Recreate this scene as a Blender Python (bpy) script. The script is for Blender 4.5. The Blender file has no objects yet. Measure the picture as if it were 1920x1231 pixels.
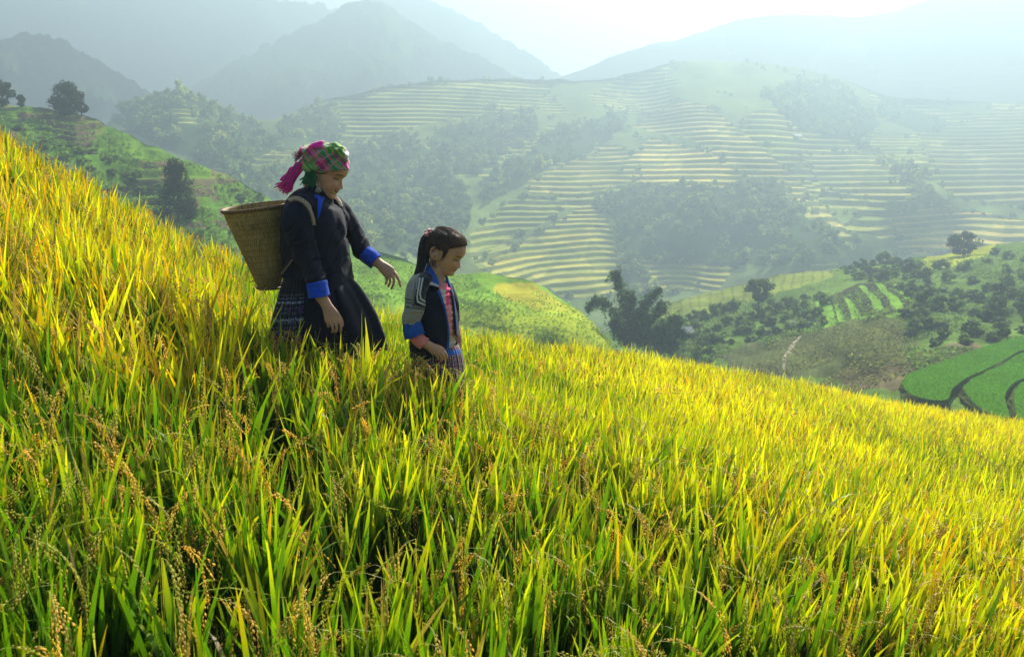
import bpy, math, random
import numpy as np
from mathutils import Vector, Matrix

SC = bpy.context.scene
COL = SC.collection
RNG = np.random.default_rng(7)
random.seed(7)

# ------------------------------------------------------------------ camera
FPX, CX, CY = 1867.0, 960.0, 615.5
HORIZON = 330.0
PITCH = math.atan((CY - HORIZON) / FPX)
CAM = np.array([0.0, 0.0, 0.0])
_c, _s = math.cos(PITCH), math.sin(PITCH)


def ray(px, py):
    """slopes dx/dy and dz/dy of the sight line through a point of the photograph"""
    u = (np.asarray(px, float) - CX) / FPX
    v = (CY - np.asarray(py, float)) / FPX
    dy = _c + v * _s
    dz = -_s + v * _c
    return u / dy, dz / dy


def at(px, py, Y):
    a, b = ray(px, py)
    return np.stack([a * Y, np.ones_like(a) * Y, b * Y], -1)


def to_px(P):
    P = np.asarray(P, float)
    f = P[..., 1] * _c - P[..., 2] * _s
    u = P[..., 1] * _s + P[..., 2] * _c
    return CX + FPX * P[..., 0] / f, CY - FPX * u / f


cam_d = bpy.data.cameras.new('camera')
cam = bpy.data.objects.new('camera', cam_d)
COL.objects.link(cam)
cam.location = (0, 0, 0)
cam.rotation_euler = (math.pi / 2 - PITCH, 0, 0)
cam_d.sensor_width = 36
cam_d.lens = 36 * FPX / 1920
cam_d.clip_start = 0.05
cam_d.clip_end = 20000
cam_d.dof.use_dof = True
cam_d.dof.focus_distance = 4.6
cam_d.dof.aperture_fstop = 8.0
SC.camera = cam

# ------------------------------------------------------------------ noise


def _h(ix, iy, iz, seed):
    h = (ix * 374761393 + iy * 668265263 + iz * 2147483647 + seed * 974711) & 0xffffffff
    h = ((h ^ (h >> 13)) * 1274126177) & 0xffffffff
    h = h ^ (h >> 16)
    return (h & 0xffffff) / float(0xffffff)


def vnoise(P, seed=0):
    P = np.asarray(P, float)
    i = np.floor(P).astype(np.int64)
    f = P - i
    f = f * f * (3 - 2 * f)
    r = 0
    for dx in (0, 1):
        wx = f[..., 0] if dx else 1 - f[..., 0]
        for dy in (0, 1):
            wy = f[..., 1] if dy else 1 - f[..., 1]
            for dz in (0, 1):
                wz = f[..., 2] if dz else 1 - f[..., 2]
                r = r + wx * wy * wz * _h(i[..., 0] + dx, i[..., 1] + dy, i[..., 2] + dz, seed)
    return r * 2 - 1


def fbm(P, oct=4, seed=0):
    P = np.asarray(P, float)
    a, r = 1.0, 0
    for k in range(oct):
        r = r + a * vnoise(P, seed + k * 17)
        P = P * 2.03 + 11.7
        a *= 0.5
    return r


def v3(x, y, z=0):
    x, y = np.broadcast_arrays(np.asarray(x, float), np.asarray(y, float))
    return np.stack([x, y, np.broadcast_to(np.asarray(z, float), x.shape)], -1)


def interp(x, pts):
    pts = np.array(pts, float)
    return np.interp(x, pts[:, 0], pts[:, 1])


def smooth_interp(x, pts, w=12):
    pts = np.array(pts, float)
    r = 0
    for d in (-1.5, -1, -.5, 0, .5, 1, 1.5):
        r = r + np.interp(np.asarray(x, float) + d * w, pts[:, 0], pts[:, 1])
    return r / 7


def in_poly(px, py, poly):
    poly = np.array(poly, float)
    ins = np.zeros(np.shape(px), bool)
    n = len(poly)
    for i in range(n):
        x0, y0 = poly[i]
        x1, y1 = poly[(i + 1) % n]
        if y0 == y1:
            continue
        c = (y0 > py) != (y1 > py)
        ins ^= c & (px < (x1 - x0) * (py - y0) / (y1 - y0) + x0)
    return ins


# ------------------------------------------------------------------ objects


def mesh_data(name, V, F, mat=None, smooth=True, col=None, attrs=None, uv=None):
    """one mesh from arrays; F is an (n,4) or (n,3) array or a list of such arrays"""
    V = np.asarray(V, np.float32).reshape(-1, 3)
    Fs = [np.asarray(f, np.int32) for f in (F if isinstance(F, (list, tuple)) else [F]) if len(f)]
    loops = np.concatenate([f.ravel() for f in Fs])
    sizes = np.concatenate([np.full(len(f), f.shape[1], np.int32) for f in Fs])
    starts = np.concatenate([[0], np.cumsum(sizes)[:-1]]).astype(np.int32)
    me = bpy.data.meshes.new(name)
    me.vertices.add(len(V))
    me.vertices.foreach_set('co', V.ravel())
    me.loops.add(len(loops))
    me.loops.foreach_set('vertex_index', loops)
    me.polygons.add(len(sizes))
    me.polygons.foreach_set('loop_start', starts)
    me.polygons.foreach_set('loop_total', sizes)
    me.polygons.foreach_set('use_smooth', np.full(len(sizes), smooth, bool))
    me.update(calc_edges=True)
    if col is not None:
        a = me.color_attributes.new('Col', 'FLOAT_COLOR', 'POINT')
        c = np.ones((len(V), 4), np.float32)
        c[:, :3] = col
        a.data.foreach_set('color', c.ravel())
    if uv is not None:
        a = me.attributes.new('UVp', 'FLOAT_VECTOR', 'POINT')
        c = np.zeros((len(V), 3), np.float32)
        c[:, :2] = uv
        a.data.foreach_set('vector', c.ravel())
    if mat:
        me.materials.append(mat)
    return me


def link(name, me, parent=None):
    o = bpy.data.objects.new(name, me)
    COL.objects.link(o)
    if parent:
        o.parent = parent
    return o


def mk(name, V, F, mat=None, parent=None, **k):
    return link(name, mesh_data(name, V, F, mat, **k), parent)


def tag(o, label=None, cat=None, group=None, kind=None):
    if label:
        o['label'] = label
    if cat:
        o['category'] = cat
    if group:
        o['group'] = group
    if kind:
        o['kind'] = kind
    return o


def empty(name, loc=(0, 0, 0)):
    o = bpy.data.objects.new(name, None)
    COL.objects.link(o)
    o.location = loc
    o.empty_display_size = 0.1
    return o


def grid_faces(nu, nv, wrap_u=False):
    """quads of a grid stored row by row: index = v*nu + u"""
    us = np.arange(nu if wrap_u else nu - 1)
    vs = np.arange(nv - 1)
    U, Vv = np.meshgrid(us, vs)
    U, Vv = U.ravel(), Vv.ravel()
    U2 = (U + 1) % nu
    return np.stack([Vv * nu + U, Vv * nu + U2, (Vv + 1) * nu + U2, (Vv + 1) * nu + U], -1)


class Acc:
    """collects pieces (verts, quads, tris, colours) into one mesh"""

    def __init__(s):
        s.V, s.Q, s.T, s.C, s.n = [], [], [], [], 0

    def add(s, V, Q=None, T=None, col=None):
        V = np.asarray(V, float).reshape(-1, 3)
        s.V.append(V)
        if Q is not None and len(Q):
            s.Q.append(np.asarray(Q) + s.n)
        if T is not None and len(T):
            s.T.append(np.asarray(T) + s.n)
        c = np.ones((len(V), 3))
        if col is not None:
            c = c * np.asarray(col)
        s.C.append(c)
        s.n += len(V)
        return s

    def arrays(s):
        F = []
        if s.Q:
            F.append(np.concatenate(s.Q))
        if s.T:
            F.append(np.concatenate(s.T))
        return np.concatenate(s.V), F, np.concatenate(s.C)

    def data(s, name, mat, **k):
        V, F, C = s.arrays()
        return mesh_data(name, V, F, mat, col=C, **k)

    def build(s, name, mat, parent=None, **k):
        return link(name, s.data(name, mat, **k), parent)


def tube(path, rad, n=8, cap=True, flat=None):
    """tube along path (k,3) with radii rad (k,) ; returns V, quads, tris"""
    P = np.asarray(path, float)
    k = len(P)
    rad = np.broadcast_to(np.asarray(rad, float), (k,))
    T = np.gradient(P, axis=0)
    T /= np.linalg.norm(T, axis=1, keepdims=True) + 1e-9
    ref = np.array([0.0, 0, 1]) if abs(T[0, 2]) < .9 else np.array([0.0, 1, 0])
    N = np.zeros_like(P)
    nrm = ref - T[0] * (ref @ T[0])
    nrm /= np.linalg.norm(nrm)
    for i in range(k):
        nrm = nrm - T[i] * (nrm @ T[i])
        nrm /= np.linalg.norm(nrm) + 1e-9
        N[i] = nrm
    B = np.cross(T, N)
    a = np.linspace(0, 2 * math.pi, n, endpoint=False)
    ca, sa = np.cos(a), np.sin(a)
    V = P[:, None] + rad[:, None, None] * (N[:, None] * ca[None, :, None] + B[:, None] * sa[None, :, None] * (flat or 1))
    V = V.reshape(-1, 3)
    Q = grid_faces(n, k, True)
    Tt = []
    if cap:
        c0, c1 = len(V), len(V) + 1
        V = np.concatenate([V, P[:1], P[-1:]])
        for i in range(n):
            j = (i + 1) % n
            Tt.append((c0, j, i))
            Tt.append((c1, (k - 1) * n + i, (k - 1) * n + j))
    return V, Q, np.array(Tt, int).reshape(-1, 3)


def bez(pts, n):
    """smooth curve through control points (Catmull-Rom)"""
    P = np.asarray(pts, float)
    P = np.concatenate([2 * P[:1] - P[1:2], P, 2 * P[-1:] - P[-2:-1]])
    m = len(P) - 3
    t = np.linspace(0, m - 1e-6, n)
    i = t.astype(int)
    f = (t - i)[:, None]
    a, b, c, d = P[i], P[i + 1], P[i + 2], P[i + 3]
    return .5 * (2 * b + (c - a) * f + (2 * a - 5 * b + 4 * c - d) * f ** 2 + (3 * b - a - 3 * c + d) * f ** 3)


# ------------------------------------------------------------------ materials


class NT:
    """small node-tree writer"""

    def __init__(s, name):
        s.m = bpy.data.materials.new(name)
        s.m.use_nodes = True
        s.t = s.m.node_tree
        s.t.nodes.clear()
        s.out = s.n('ShaderNodeOutputMaterial')

    def n(s, t, **k):
        x = s.t.nodes.new(t)
        for a, b in k.items():
            setattr(x, a, b)
        return x

    def l(s, a, b):
        s.t.links.new(a, b)

    def attr(s, name='Col'):
        return s.n('ShaderNodeAttribute', attribute_name=name)

    def pos(s):
        return s.n('ShaderNodeTexCoord').outputs['Object']

    def noise(s, scale, detail=4, vec=None, rough=.55):
        x = s.n('ShaderNodeTexNoise')
        x.inputs['Scale'].default_value = scale
        x.inputs['Detail'].default_value = detail
        x.inputs['Roughness'].default_value = rough
        s.l(vec if vec is not None else s.pos(), x.inputs['Vector'])
        return x.outputs['Fac']

    def ramp(s, fac, stops, interp='LINEAR'):
        x = s.n('ShaderNodeValToRGB')
        x.color_ramp.interpolation = interp
        e = x.color_ramp.elements
        while len(e) < len(stops):
            e.new(0.5)
        for el, (p, c) in zip(e, stops):
            el.position = p
            el.color = (*c, 1) if len(c) == 3 else c
        s.l(fac, x.inputs['Fac'])
        return x.outputs['Color']

    def mix(s, fac, a, b, mode='MIX'):
        x = s.n('ShaderNodeMix', data_type='RGBA', blend_type=mode)
        for inp, v in ((x.inputs[0], fac), (x.inputs[6], a), (x.inputs[7], b)):
            if isinstance(v, (int, float)):
                inp.default_value = v
            elif isinstance(v, (tuple, list)):
                inp.default_value = (*v, 1)
            else:
                s.l(v, inp)
        return x.outputs[2]

    def math(s, op, a, b=None, c=None):
        x = s.n('ShaderNodeMath', operation=op)
        for i, v in enumerate((a, b, c)):
            if v is None:
                continue
            if isinstance(v, (int, float)):
                x.inputs[i].default_value = v
            else:
                s.l(v, x.inputs[i])
        return x.outputs[0]

    def principled(s, color, rough=.7, spec=.3, sheen=0, sss=0, **k):
        p = s.n('ShaderNodeBsdfPrincipled')
        if isinstance(color, (tuple, list)):
            p.inputs['Base Color'].default_value = (*color, 1)
        else:
            s.l(color, p.inputs['Base Color'])
        if isinstance(rough, (int, float)):
            p.inputs['Roughness'].default_value = rough
        else:
            s.l(rough, p.inputs['Roughness'])
        p.inputs['Specular IOR Level'].default_value = spec
        if sheen:
            p.inputs['Sheen Weight'].default_value = sheen
        if sss:
            p.inputs['Subsurface Weight'].default_value = sss
            p.inputs['Subsurface Radius'].default_value = (.012, .005, .003)
            p.inputs['Subsurface Scale'].default_value = 1.0
        return p

    def bump(s, p, h, strength=.3, dist=.01):
        b = s.n('ShaderNodeBump')
        b.inputs['Strength'].default_value = strength
        b.inputs['Distance'].default_value = dist
        s.l(h, b.inputs['Height'])
        s.l(b.outputs[0], p.inputs['Normal'])

    def done(s, sh):
        s.l(sh.outputs[0], s.out.inputs['Surface'])
        return s.m


def mat_leaf(name, trans=.4, rough=.55, spec=.25, tint=(1.25, 1.15, .5)):
    """leaf with its colour in Col; lets light through"""
    t = NT(name)
    a = t.attr()
    p = t.principled(a.outputs['Color'], rough, spec)
    tr = t.n('ShaderNodeBsdfTranslucent')
    t.l(t.mix(1.0, a.outputs['Color'], tint, 'MULTIPLY'), tr.inputs['Color'])
    mx = t.n('ShaderNodeMixShader')
    mx.inputs[0].default_value = trans
    t.l(p.outputs[0], mx.inputs[1])
    t.l(tr.outputs[0], mx.inputs[2])
    return t.done(mx)


def mat_col(name, rough=.85, spec=.15, nscale=None, namp=.25, sheen=0, bump=None):
    """colour from Col, broken up by noise"""
    t = NT(name)
    c = t.attr().outputs['Color']
    if nscale:
        f = t.noise(nscale, 5)
        c = t.mix(1.0, c, t.ramp(f, [(.25, (1 - namp,) * 3), (.75, (1 + namp,) * 3)]), 'MULTIPLY')
    p = t.principled(c, rough, spec, sheen=sheen)
    if bump:
        t.bump(p, t.noise(bump[0], 4), bump[1], bump[2])
    return t.done(p)
# ------------------------------------------------------------------ light and air
SUN_AZ, SUN_EL = math.radians(22), math.radians(38)      # azimuth to the right of straight ahead
w = bpy.data.worlds.new('World')
SC.world = w
w.use_nodes = True
nt = w.node_tree
bg = nt.nodes['Background']
sky = nt.nodes.new('ShaderNodeTexSky')
sky.sky_type = 'NISHITA'
sky.sun_disc = False
sky.sun_elevation = SUN_EL
sky.sun_rotation = SUN_AZ
sky.dust_density = 3.0
sky.air_density = 1.0
nt.links.new(sky.outputs[0], bg.inputs['Color'])
bg.inputs['Strength'].default_value = 0.055
sd = bpy.data.lights.new('sun', 'SUN')
sd.energy = 5.0
sd.angle = math.radians(0.6)
sd.color = (1.0, .93, .80)
so = bpy.data.objects.new('sun', sd)
COL.objects.link(so)
S_DIR = Vector((math.sin(SUN_AZ) * math.cos(SUN_EL), math.cos(SUN_AZ) * math.cos(SUN_EL), math.sin(SUN_EL)))
so.rotation_euler = (-S_DIR).to_track_quat('-Z', 'Y').to_euler()
so.location = (30, 50, 60)

# a closed box of hazy valley air
HZ = dict(x0=-800, x1=850, y0=-30, y1=1080, z0=-97, z1=178)
bx = np.array([[x, y, z] for z in (HZ['z0'], HZ['z1']) for y in (HZ['y0'], HZ['y1']) for x in (HZ['x0'], HZ['x1'])], float)
bf = np.array([[0, 2, 3, 1], [4, 5, 7, 6], [0, 1, 5, 4], [2, 6, 7, 3], [0, 4, 6, 2], [1, 3, 7, 5]])
t = NT('haze_air')
pv = t.n('ShaderNodeVolumePrincipled')
pv.inputs['Color'].default_value = (.345, .478, .57, 1)
pv.inputs['Density'].default_value = 0.0027
pv.inputs['Anisotropy'].default_value = 0.52
t.l(pv.outputs[0], t.out.inputs['Volume'])
hz = mk('haze', bx, bf, t.m, smooth=False)
tag(hz, 'pale blue sunlit haze filling the whole valley', 'haze', kind='stuff')

SC.view_settings.view_transform = 'Standard'
SC.view_settings.look = 'None'
SC.view_settings.exposure = 1.8
SC.view_settings.gamma = 1
SC.cycles.use_denoising = True
SC.cycles.max_bounces = 8
SC.cycles.diffuse_bounces = 3
SC.cycles.transmission_bounces = 4
SC.cycles.volume_bounces = 0
SC.cycles.use_adaptive_sampling = True
SC.cycles.adaptive_threshold = 0.015
# ------------------------------------------------------------------ far land
FIELD_RIDGE = [(-420, 130), (-200, 190), (0, 284), (100, 334), (200, 384), (300, 432), (330, 450), (420, 484), (480, 518), (560, 546), (650, 574), (700, 588), (760, 604), (860, 630), (1000, 642),
               (1140, 658), (1300, 682), (1400, 697), (1500, 716), (1660, 750), (1800, 771), (1920, 788), (2150, 830), (2400, 870)]
M_LAND = mat_col('land', 1.0, .0, .35, .22, bump=(.8, .5, .4))


def terr(z, h, k=.8):
    """steps of height h; k = share of each step that is tread"""
    q = z / h
    f = np.floor(q)
    r = q - f
    r = np.clip((r - k) / (1 - k), 0, 1)
    return (f + r) * h


L = {}


def smoothstep0(a, b, x):
    t = np.clip((x - a) / (b - a), 0, 1)
    return t * t * (3 - 2 * t)



def hillside(name, ridge, base, Yr, Yb, x0=-260, x1=2180, nu=700, nt=420, gamma=1., warp=(0, 60), seed=1, paint=None, back=(.06, .5), rough=None, z_rough=0., wo=4, soft=None):
    """a real slope from base (near, low) to ridge (far, high): the outline is traced from the photograph and stood at its own distance"""
    px = np.linspace(x0, x1, nu)
    rp = smooth_interp(px, ridge)
    bp = interp(px, base)
    yr, yb = interp(px, Yr), interp(px, Yb)
    t = np.linspace(0, 1, nt)[:, None]
    py = bp + (rp - bp) * t
    if rough:
        py = py + t ** 9 * rough[0] * fbm(v3(px / rough[1], 0 * px + seed), 5, seed)
    iy = 1 / yb + (1 / yr - 1 / yb) * t ** gamma
    Y = 1 / iy
    PX = np.broadcast_to(px, py.shape)
    if warp[0]:
        nn = fbm(v3(PX / warp[1], py / warp[1], seed), wo, seed)
        Y = Y * (1 + warp[0] * nn * np.sin(math.pi * np.clip(t, 0, 1)) ** .5)
    P = at(PX, py, Y)
    col, step, keep = paint(PX, py, P)
    if z_rough:
        P[..., 2] += z_rough * fbm(P / 6.0, 4, seed + 5)
    if step is not None:
        hh = np.where(step > 0, step, 1.0)
        zt = terr(P[..., 2] + keep, hh, .72) - keep
        fade = np.clip((1 - t) * 25, 0, 1)
        if soft:
            fade = fade * soft(PX)
        P[..., 2] = np.where(step > 0, P[..., 2] + (zt - P[..., 2]) * fade, P[..., 2])
    # the far side falls away behind the ridge
    last = P[-1]
    foot = P[0] * (.8, .8, 1) - (0, 0, 22)
    rows = [foot, P.reshape(-1, 3)]
    cols = [col[0], col.reshape(-1, 3)]
    nb = 6
    d = np.stack([last[:, 0] / last[:, 1], np.ones(nu), np.zeros(nu)], -1)
    for k in range(1, nb + 1):
        s = k / nb
        Q = last + d * (back[0] * 4 * s * last[:, 1])[:, None]
        Q[:, 2] -= back[1] * (s ** 1.6) * back[0] * 4 * last[:, 1]
        rows.append(Q)
        cols.append(col[-1])
    V = np.concatenate(rows)
    C = np.concatenate(cols)
    o = mk(name, V, grid_faces(nu, nt + nb + 1), M_LAND, col=C)
    tag(o, kind='structure')
    L[name] = dict(px=PX, py=py, P=P)
    return o


def on_land(name, px, py):
    """the point of a hillside that a point of the photograph shows"""
    g = L[name]
    i = int(np.clip(np.searchsorted(g['px'][0], px), 0, g['px'].shape[1] - 1))
    j = int(np.argmin(np.abs(g['py'][:, i] - py)))
    return g['P'][j, i].copy()


def shade(base, n, amp):
    return np.asarray(base) * (1 + amp * n)[..., None]


GRASS = (.085, .12, .022)
SCRUB = (.045, .075, .018)
RICE_Y = (.26, .25, .035)
RICE_G = (.12, .19, .025)
EARTH = (.16, .11, .06)


def plain(c, sc=40, amp=.35):
    def f(PX, PY, P):
        n = fbm(v3(PX / sc, PY / sc), 5, 9)
        return shade(np.broadcast_to(c, PX.shape + (3,)), n, amp), None, 0
    return f


# the far ranges fading into the haze
hillside('mountain_range', [(-300, -44), (0, -42), (200, -36), (420, -22), (520, -2), (640, 14), (760, -20), (850, 20), (940, 70), (1010, 110), (1060, 150), (1200, 160), (2200, 170)], [(-300, 420), (2200, 420)],
         [(-300, 880), (2200, 880)], [(-300, 720), (2200, 720)], nu=420, nt=160, warp=(.10, 120), seed=3, paint=plain(SCRUB, 50), back=(.02, .5), rough=(3, 60), z_rough=4)
hillside('mountain_peak', [(-300, 330), (200, 260), (330, 185), (430, 122), (560, 58), (610, 36), (640, 14), (668, 0), (690, -4), (712, 4), (745, 24), (790, 52), (850, 85), (910, 113), (980, 150), (1200, 240), (2200, 400)],
         [(-300, 450), (2200, 450)], [(-300, 680), (2200, 680)], [(-300, 540), (2200, 540)], nu=600, nt=260, warp=(.12, 80), seed=5, paint=plain(SCRUB, 40), back=(.03, .8), rough=(2.5, 40), z_rough=3)
hillside('mountain_spur', [(-300, 40), (0, 70), (60, 66), (110, 76), (160, 100), (200, 128), (250, 158), (320, 190), (420, 240), (600, 330), (2200, 500)], [(-300, 480), (2200, 520)],
         [(-300, 500), (2200, 500)], [(-300, 380), (2200, 380)], nu=600, nt=260, warp=(.12, 60), seed=8, paint=plain((.03, .05, .02), 14, .6), back=(.03, .8), rough=(3, 30), z_rough=3)


def paint_mountain(PX, PY, P):
    n = fbm(v3(PX / 70, PY / 30), 5, 4)
    m = fbm(v3(PX / 160, PY / 90), 3, 14)
    c = np.where((m > .05)[..., None], np.array((.15, .17, .05)), np.array(SCRUB))
    c = shade(c, n, .4)
    return c, np.where(m > -.05, 4.5, 0), 1.5 * m


hillside('mountain_slope', [(-300, 300), (700, 260), (960, 185), (1040, 148), (1100, 126), (1180, 96), (1240, 80), (1290, 70), (1330, 55), (1380, 40), (1440, 29), (1490, 26), (1540, 28), (1580, 34), (1620, 34), (1680, 21), (1745, 0), (1800, -20), (1930, -45), (2200, -70)],
         [(-300, 480), (2200, 480)], [(-300, 720), (2200, 720)], [(-300, 540), (2200, 540)], nu=800, nt=600, warp=(.08, 190), wo=3, seed=12, paint=paint_mountain, back=(.04, .8), rough=(2.5, 30))

# land use of the valley side, outlined as it lies
TERR = [
    ([(885, 512), (930, 480), (1000, 440), (1060, 405), (1100, 383), (1130, 393), (1152, 440), (1162, 505), (1150, 550), (1080, 560), (960, 540)], (.42, .42, .06), 1.3),
    ([(862, 478), (880, 440), (920, 405), (960, 372), (1005, 366), (1062, 378), (1030, 412), (960, 448), (890, 486)], (.30, .34, .06), 1.5),
    ([(980, 350), (1050, 310), (1150, 268), (1185, 290), (1200, 335), (1100, 362), (1000, 364)], (.40, .38, .08), 1.7),
    ([(1160, 312), (1220, 258), (1350, 288), (1392, 330), (1370, 352), (1200, 347)], (.60, .52, .10), 1.8),
    ([(1180, 238), (1280, 188), (1330, 200), (1420, 268), (1490, 330), (1610, 452), (1580, 458), (1490, 392), (1395, 330), (1300, 262)], (.46, .43, .10), 1.9),
    ([(630, 195), (720, 165), (860, 150), (1045, 150), (1010, 195), (930, 212), (800, 232), (690, 262), (640, 268)], (.32, .36, .07), 1.9),
    ([(450, 306), (500, 290), (560, 276), (560, 292), (500, 312), (455, 318)], (.22, .24, .06), 1.5),
    ([(1670, 410), (1720, 385), (1830, 395), (1925, 415), (2150, 440), (2150, 480), (1925, 470), (1690, 478)], (.48, .42, .08), 1.6),
    ([(1500, 285), (1650, 285), (1725, 372), (1640, 380), (1545, 352)], (.38, .38, .09), 1.8),
    ([(1190, 485), (1380, 500), (1345, 545), (1200, 550)], (.40, .40, .06), 1.3),
    ([(245, 208), (380, 203), (370, 232), (258, 227)], (.24, .28, .06), 1.4),
    ([(1720, 250), (1920, 200), (2150, 210), (2150, 390), (1920, 390), (1780, 370)], (.30, .31, .08), 2.0),
    ([(640, 268), (760, 248), (745, 262), (700, 272), (640, 280)], (.3, .31, .07), 2.2),
]
WOOD = [
    ([(208, 226), (250, 195), (300, 172), (345, 173), (400, 190), (470, 225), (530, 262), (470, 300), (440, 322), (340, 292), (230, 238)], .8),
    ([(420, 332), (520, 300), (640, 272), (770, 258), (820, 290), (860, 340), (885, 400), (860, 440), (800, 480), (700, 480), (640, 462), (500, 404)], 1.0),
    ([(820, 242), (930, 205), (1010, 200), (1000, 262), (900, 330), (850, 330), (800, 270)], .8),
    ([(1120, 372), (1180, 352), (1300, 352), (1400, 342), (1470, 342), (1530, 400), (1600, 470), (1500, 492), (1400, 500), (1250, 490), (1180, 480), (1160, 430)], 1.0),
    ([(1165, 470), (1200, 480), (1235, 540), (1235, 610), (1160, 560)], .8),
    ([(1430, 175), (1500, 150), (1570, 150), (1650, 230), (1600, 260), (1500, 245)], .5),
    ([(520, 232), (600, 200), (640, 192), (640, 262), (540, 285), (500, 262)], .9),
    ([(900, 340), (1060, 240), (1180, 215), (1150, 260), (1040, 310), (960, 350), (900, 400)], .55),
    ([(1600, 250), (1720, 330), (1800, 400), (1760, 400), (1640, 330)], .5),
    ([(1650, 180), (1800, 240), (1760, 260), (1650, 220)], .4),
]


def paint_valley(PX, PY, P):
    n = fbm(v3(PX / 45, PY / 22), 5, 2)
    c = shade(np.broadcast_to((.15, .21, .05), PX.shape + (3,)), n, .4)
    m = fbm(v3(PX / 120, PY / 60), 3, 21)
    tr = m + .3 * n > -.06
    step = np.where(tr, np.where(fbm(v3(PX / 210, PY / 130), 2, 44) > 0, 1.5, 2.3), 0.)
    c = np.where(tr[..., None], shade(np.broadcast_to((.33, .36, .07), PX.shape + (3,)), n, .25), c)
    for poly, k in WOOD:
        q = in_poly(PX + 8 * n, PY + 8 * n, poly)
        c[q] = shade(np.broadcast_to((.05, .085, .025), c[q].shape), n[q], .4)
        step[q] = 0
    for poly, cc, h in TERR:
        q = in_poly(PX, PY, poly)
        c[q] = shade(np.broadcast_to(cc, c[q].shape), n[q], .22)
        step[q] = h
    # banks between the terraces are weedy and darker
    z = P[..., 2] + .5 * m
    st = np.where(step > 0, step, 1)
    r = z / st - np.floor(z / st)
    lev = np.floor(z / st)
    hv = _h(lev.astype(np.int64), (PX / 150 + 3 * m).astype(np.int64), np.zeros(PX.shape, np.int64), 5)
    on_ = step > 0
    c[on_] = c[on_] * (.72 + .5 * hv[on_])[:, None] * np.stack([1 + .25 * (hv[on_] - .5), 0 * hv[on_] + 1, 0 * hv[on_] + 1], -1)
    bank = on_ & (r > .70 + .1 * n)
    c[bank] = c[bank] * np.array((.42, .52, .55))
    return c, step, .5 * m


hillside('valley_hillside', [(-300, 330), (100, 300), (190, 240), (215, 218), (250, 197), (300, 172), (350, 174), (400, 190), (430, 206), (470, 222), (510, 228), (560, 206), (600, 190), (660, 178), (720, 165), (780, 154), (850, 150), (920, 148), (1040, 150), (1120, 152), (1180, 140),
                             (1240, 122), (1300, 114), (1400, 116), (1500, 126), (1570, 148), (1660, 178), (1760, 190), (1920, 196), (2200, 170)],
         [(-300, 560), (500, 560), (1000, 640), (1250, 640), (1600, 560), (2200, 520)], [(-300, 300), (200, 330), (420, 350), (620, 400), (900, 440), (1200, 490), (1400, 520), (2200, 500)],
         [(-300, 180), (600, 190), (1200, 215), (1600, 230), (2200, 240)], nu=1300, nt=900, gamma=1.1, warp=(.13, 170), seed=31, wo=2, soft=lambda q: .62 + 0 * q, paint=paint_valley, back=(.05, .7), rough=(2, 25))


# the near spur with its green terraces, behind the rice
def paint_spur(PX, PY, P):
    n = fbm(v3(PX / 40, PY / 18), 5, 6)
    m = fbm(v3(PX / 130, PY / 60), 3, 7)
    c = shade(np.broadcast_to((.12, .23, .022), PX.shape + (3,)), n, .35)
    c = np.where((m + .3 * n > .28)[..., None], np.array((.17, .19, .045)), c)
    z = P[..., 2] + .12 * n + .8 * m
    r = z - np.floor(z)
    soil = (r > .70) & (PX < 700) & (n + m > .35)
    c[soil] = np.array((.15, .115, .06)) * (1 + .3 * n[soil])[..., None]
    weeds = (PX < 230) & (PY > 230) | (PX < 420) & (PY > 330)
    c[weeds] = c[weeds] * np.array((.75, .8, .9))
    wr = smoothstep0(560, 760, PX + 60 * m)[..., None]
    c2 = shade(np.broadcast_to((.17, .31, .025), c.shape), n + m, .25)
    yel = in_poly(PX + 14 * n, PY + 5 * n, [(930, 530), (990, 525), (1040, 555), (1085, 585), (1060, 590), (1000, 578), (940, 560)])
    c2[yel] = shade(np.broadcast_to((.40, .38, .03), c2[yel].shape), n[yel], .25)
    lw = smoothstep0(560, 600, PY + 14 * m + 6 * n)[..., None]
    c2 = c2 * (1 - lw) + shade(np.broadcast_to((.30, .36, .022), c2.shape), n, .25) * lw
    c = c * (1 - wr) + c2 * wr
    return c, np.full(PX.shape, 1.0), .12 * n + .8 * m


hillside('terraced_spur', [(-300, 160), (-100, 186), (0, 197), (60, 202), (130, 213), (180, 226), (230, 248), (290, 278), (345, 300), (400, 320), (440, 335), (490, 362), (540, 398), (600, 440), (653, 464), (704, 468), (759, 490), (800, 508), (860, 514), (930, 513), (980, 522), (1020, 540), (1060, 562), (1100, 592), (1130, 622), (1160, 660), (1250, 760), (2200, 1300)],
         [(-300, 330), (0, 400), (300, 520), (500, 620), (800, 690), (1140, 760), (1300, 860), (2200, 1500)], [(-300, 140), (0, 135), (500, 112), (900, 92), (1140, 80), (2200, 70)],
         [(-300, 85), (300, 75), (600, 68), (900, 66), (2200, 60)], x1=1700, nu=950, nt=420, gamma=1.15, warp=(.05, 120), seed=41, wo=2, soft=lambda q: 1 - .8 * smoothstep0(540, 740, q), paint=paint_spur, back=(.08, .7), rough=(3, 30), z_rough=.12)


# the slope across the gully at the right
def _z4(P):
    return [(1240 + a / 2.824, 400 + b / 2.824) for a, b in P]


STRIPES = [_z4(P) for P in ([(815, 470), (870, 445), (905, 500), (935, 560), (920, 612), (850, 612)], [(912, 480), (955, 515), (1012, 590), (960, 604), (940, 560)], [(960, 448), (1000, 470), (1095, 570), (1030, 586), (1000, 520)], [(1040, 385), (1072, 388), (1205, 520), (1150, 532)],
                               [(1128, 376), (1162, 373), (1285, 490), (1240, 512)], [(1222, 378), (1252, 385), (1325, 450), (1292, 470)], [(860, 600), (1000, 604), (1180, 560), (1300, 500), (1330, 510), (1200, 575), (1000, 620), (870, 620)])]


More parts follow.
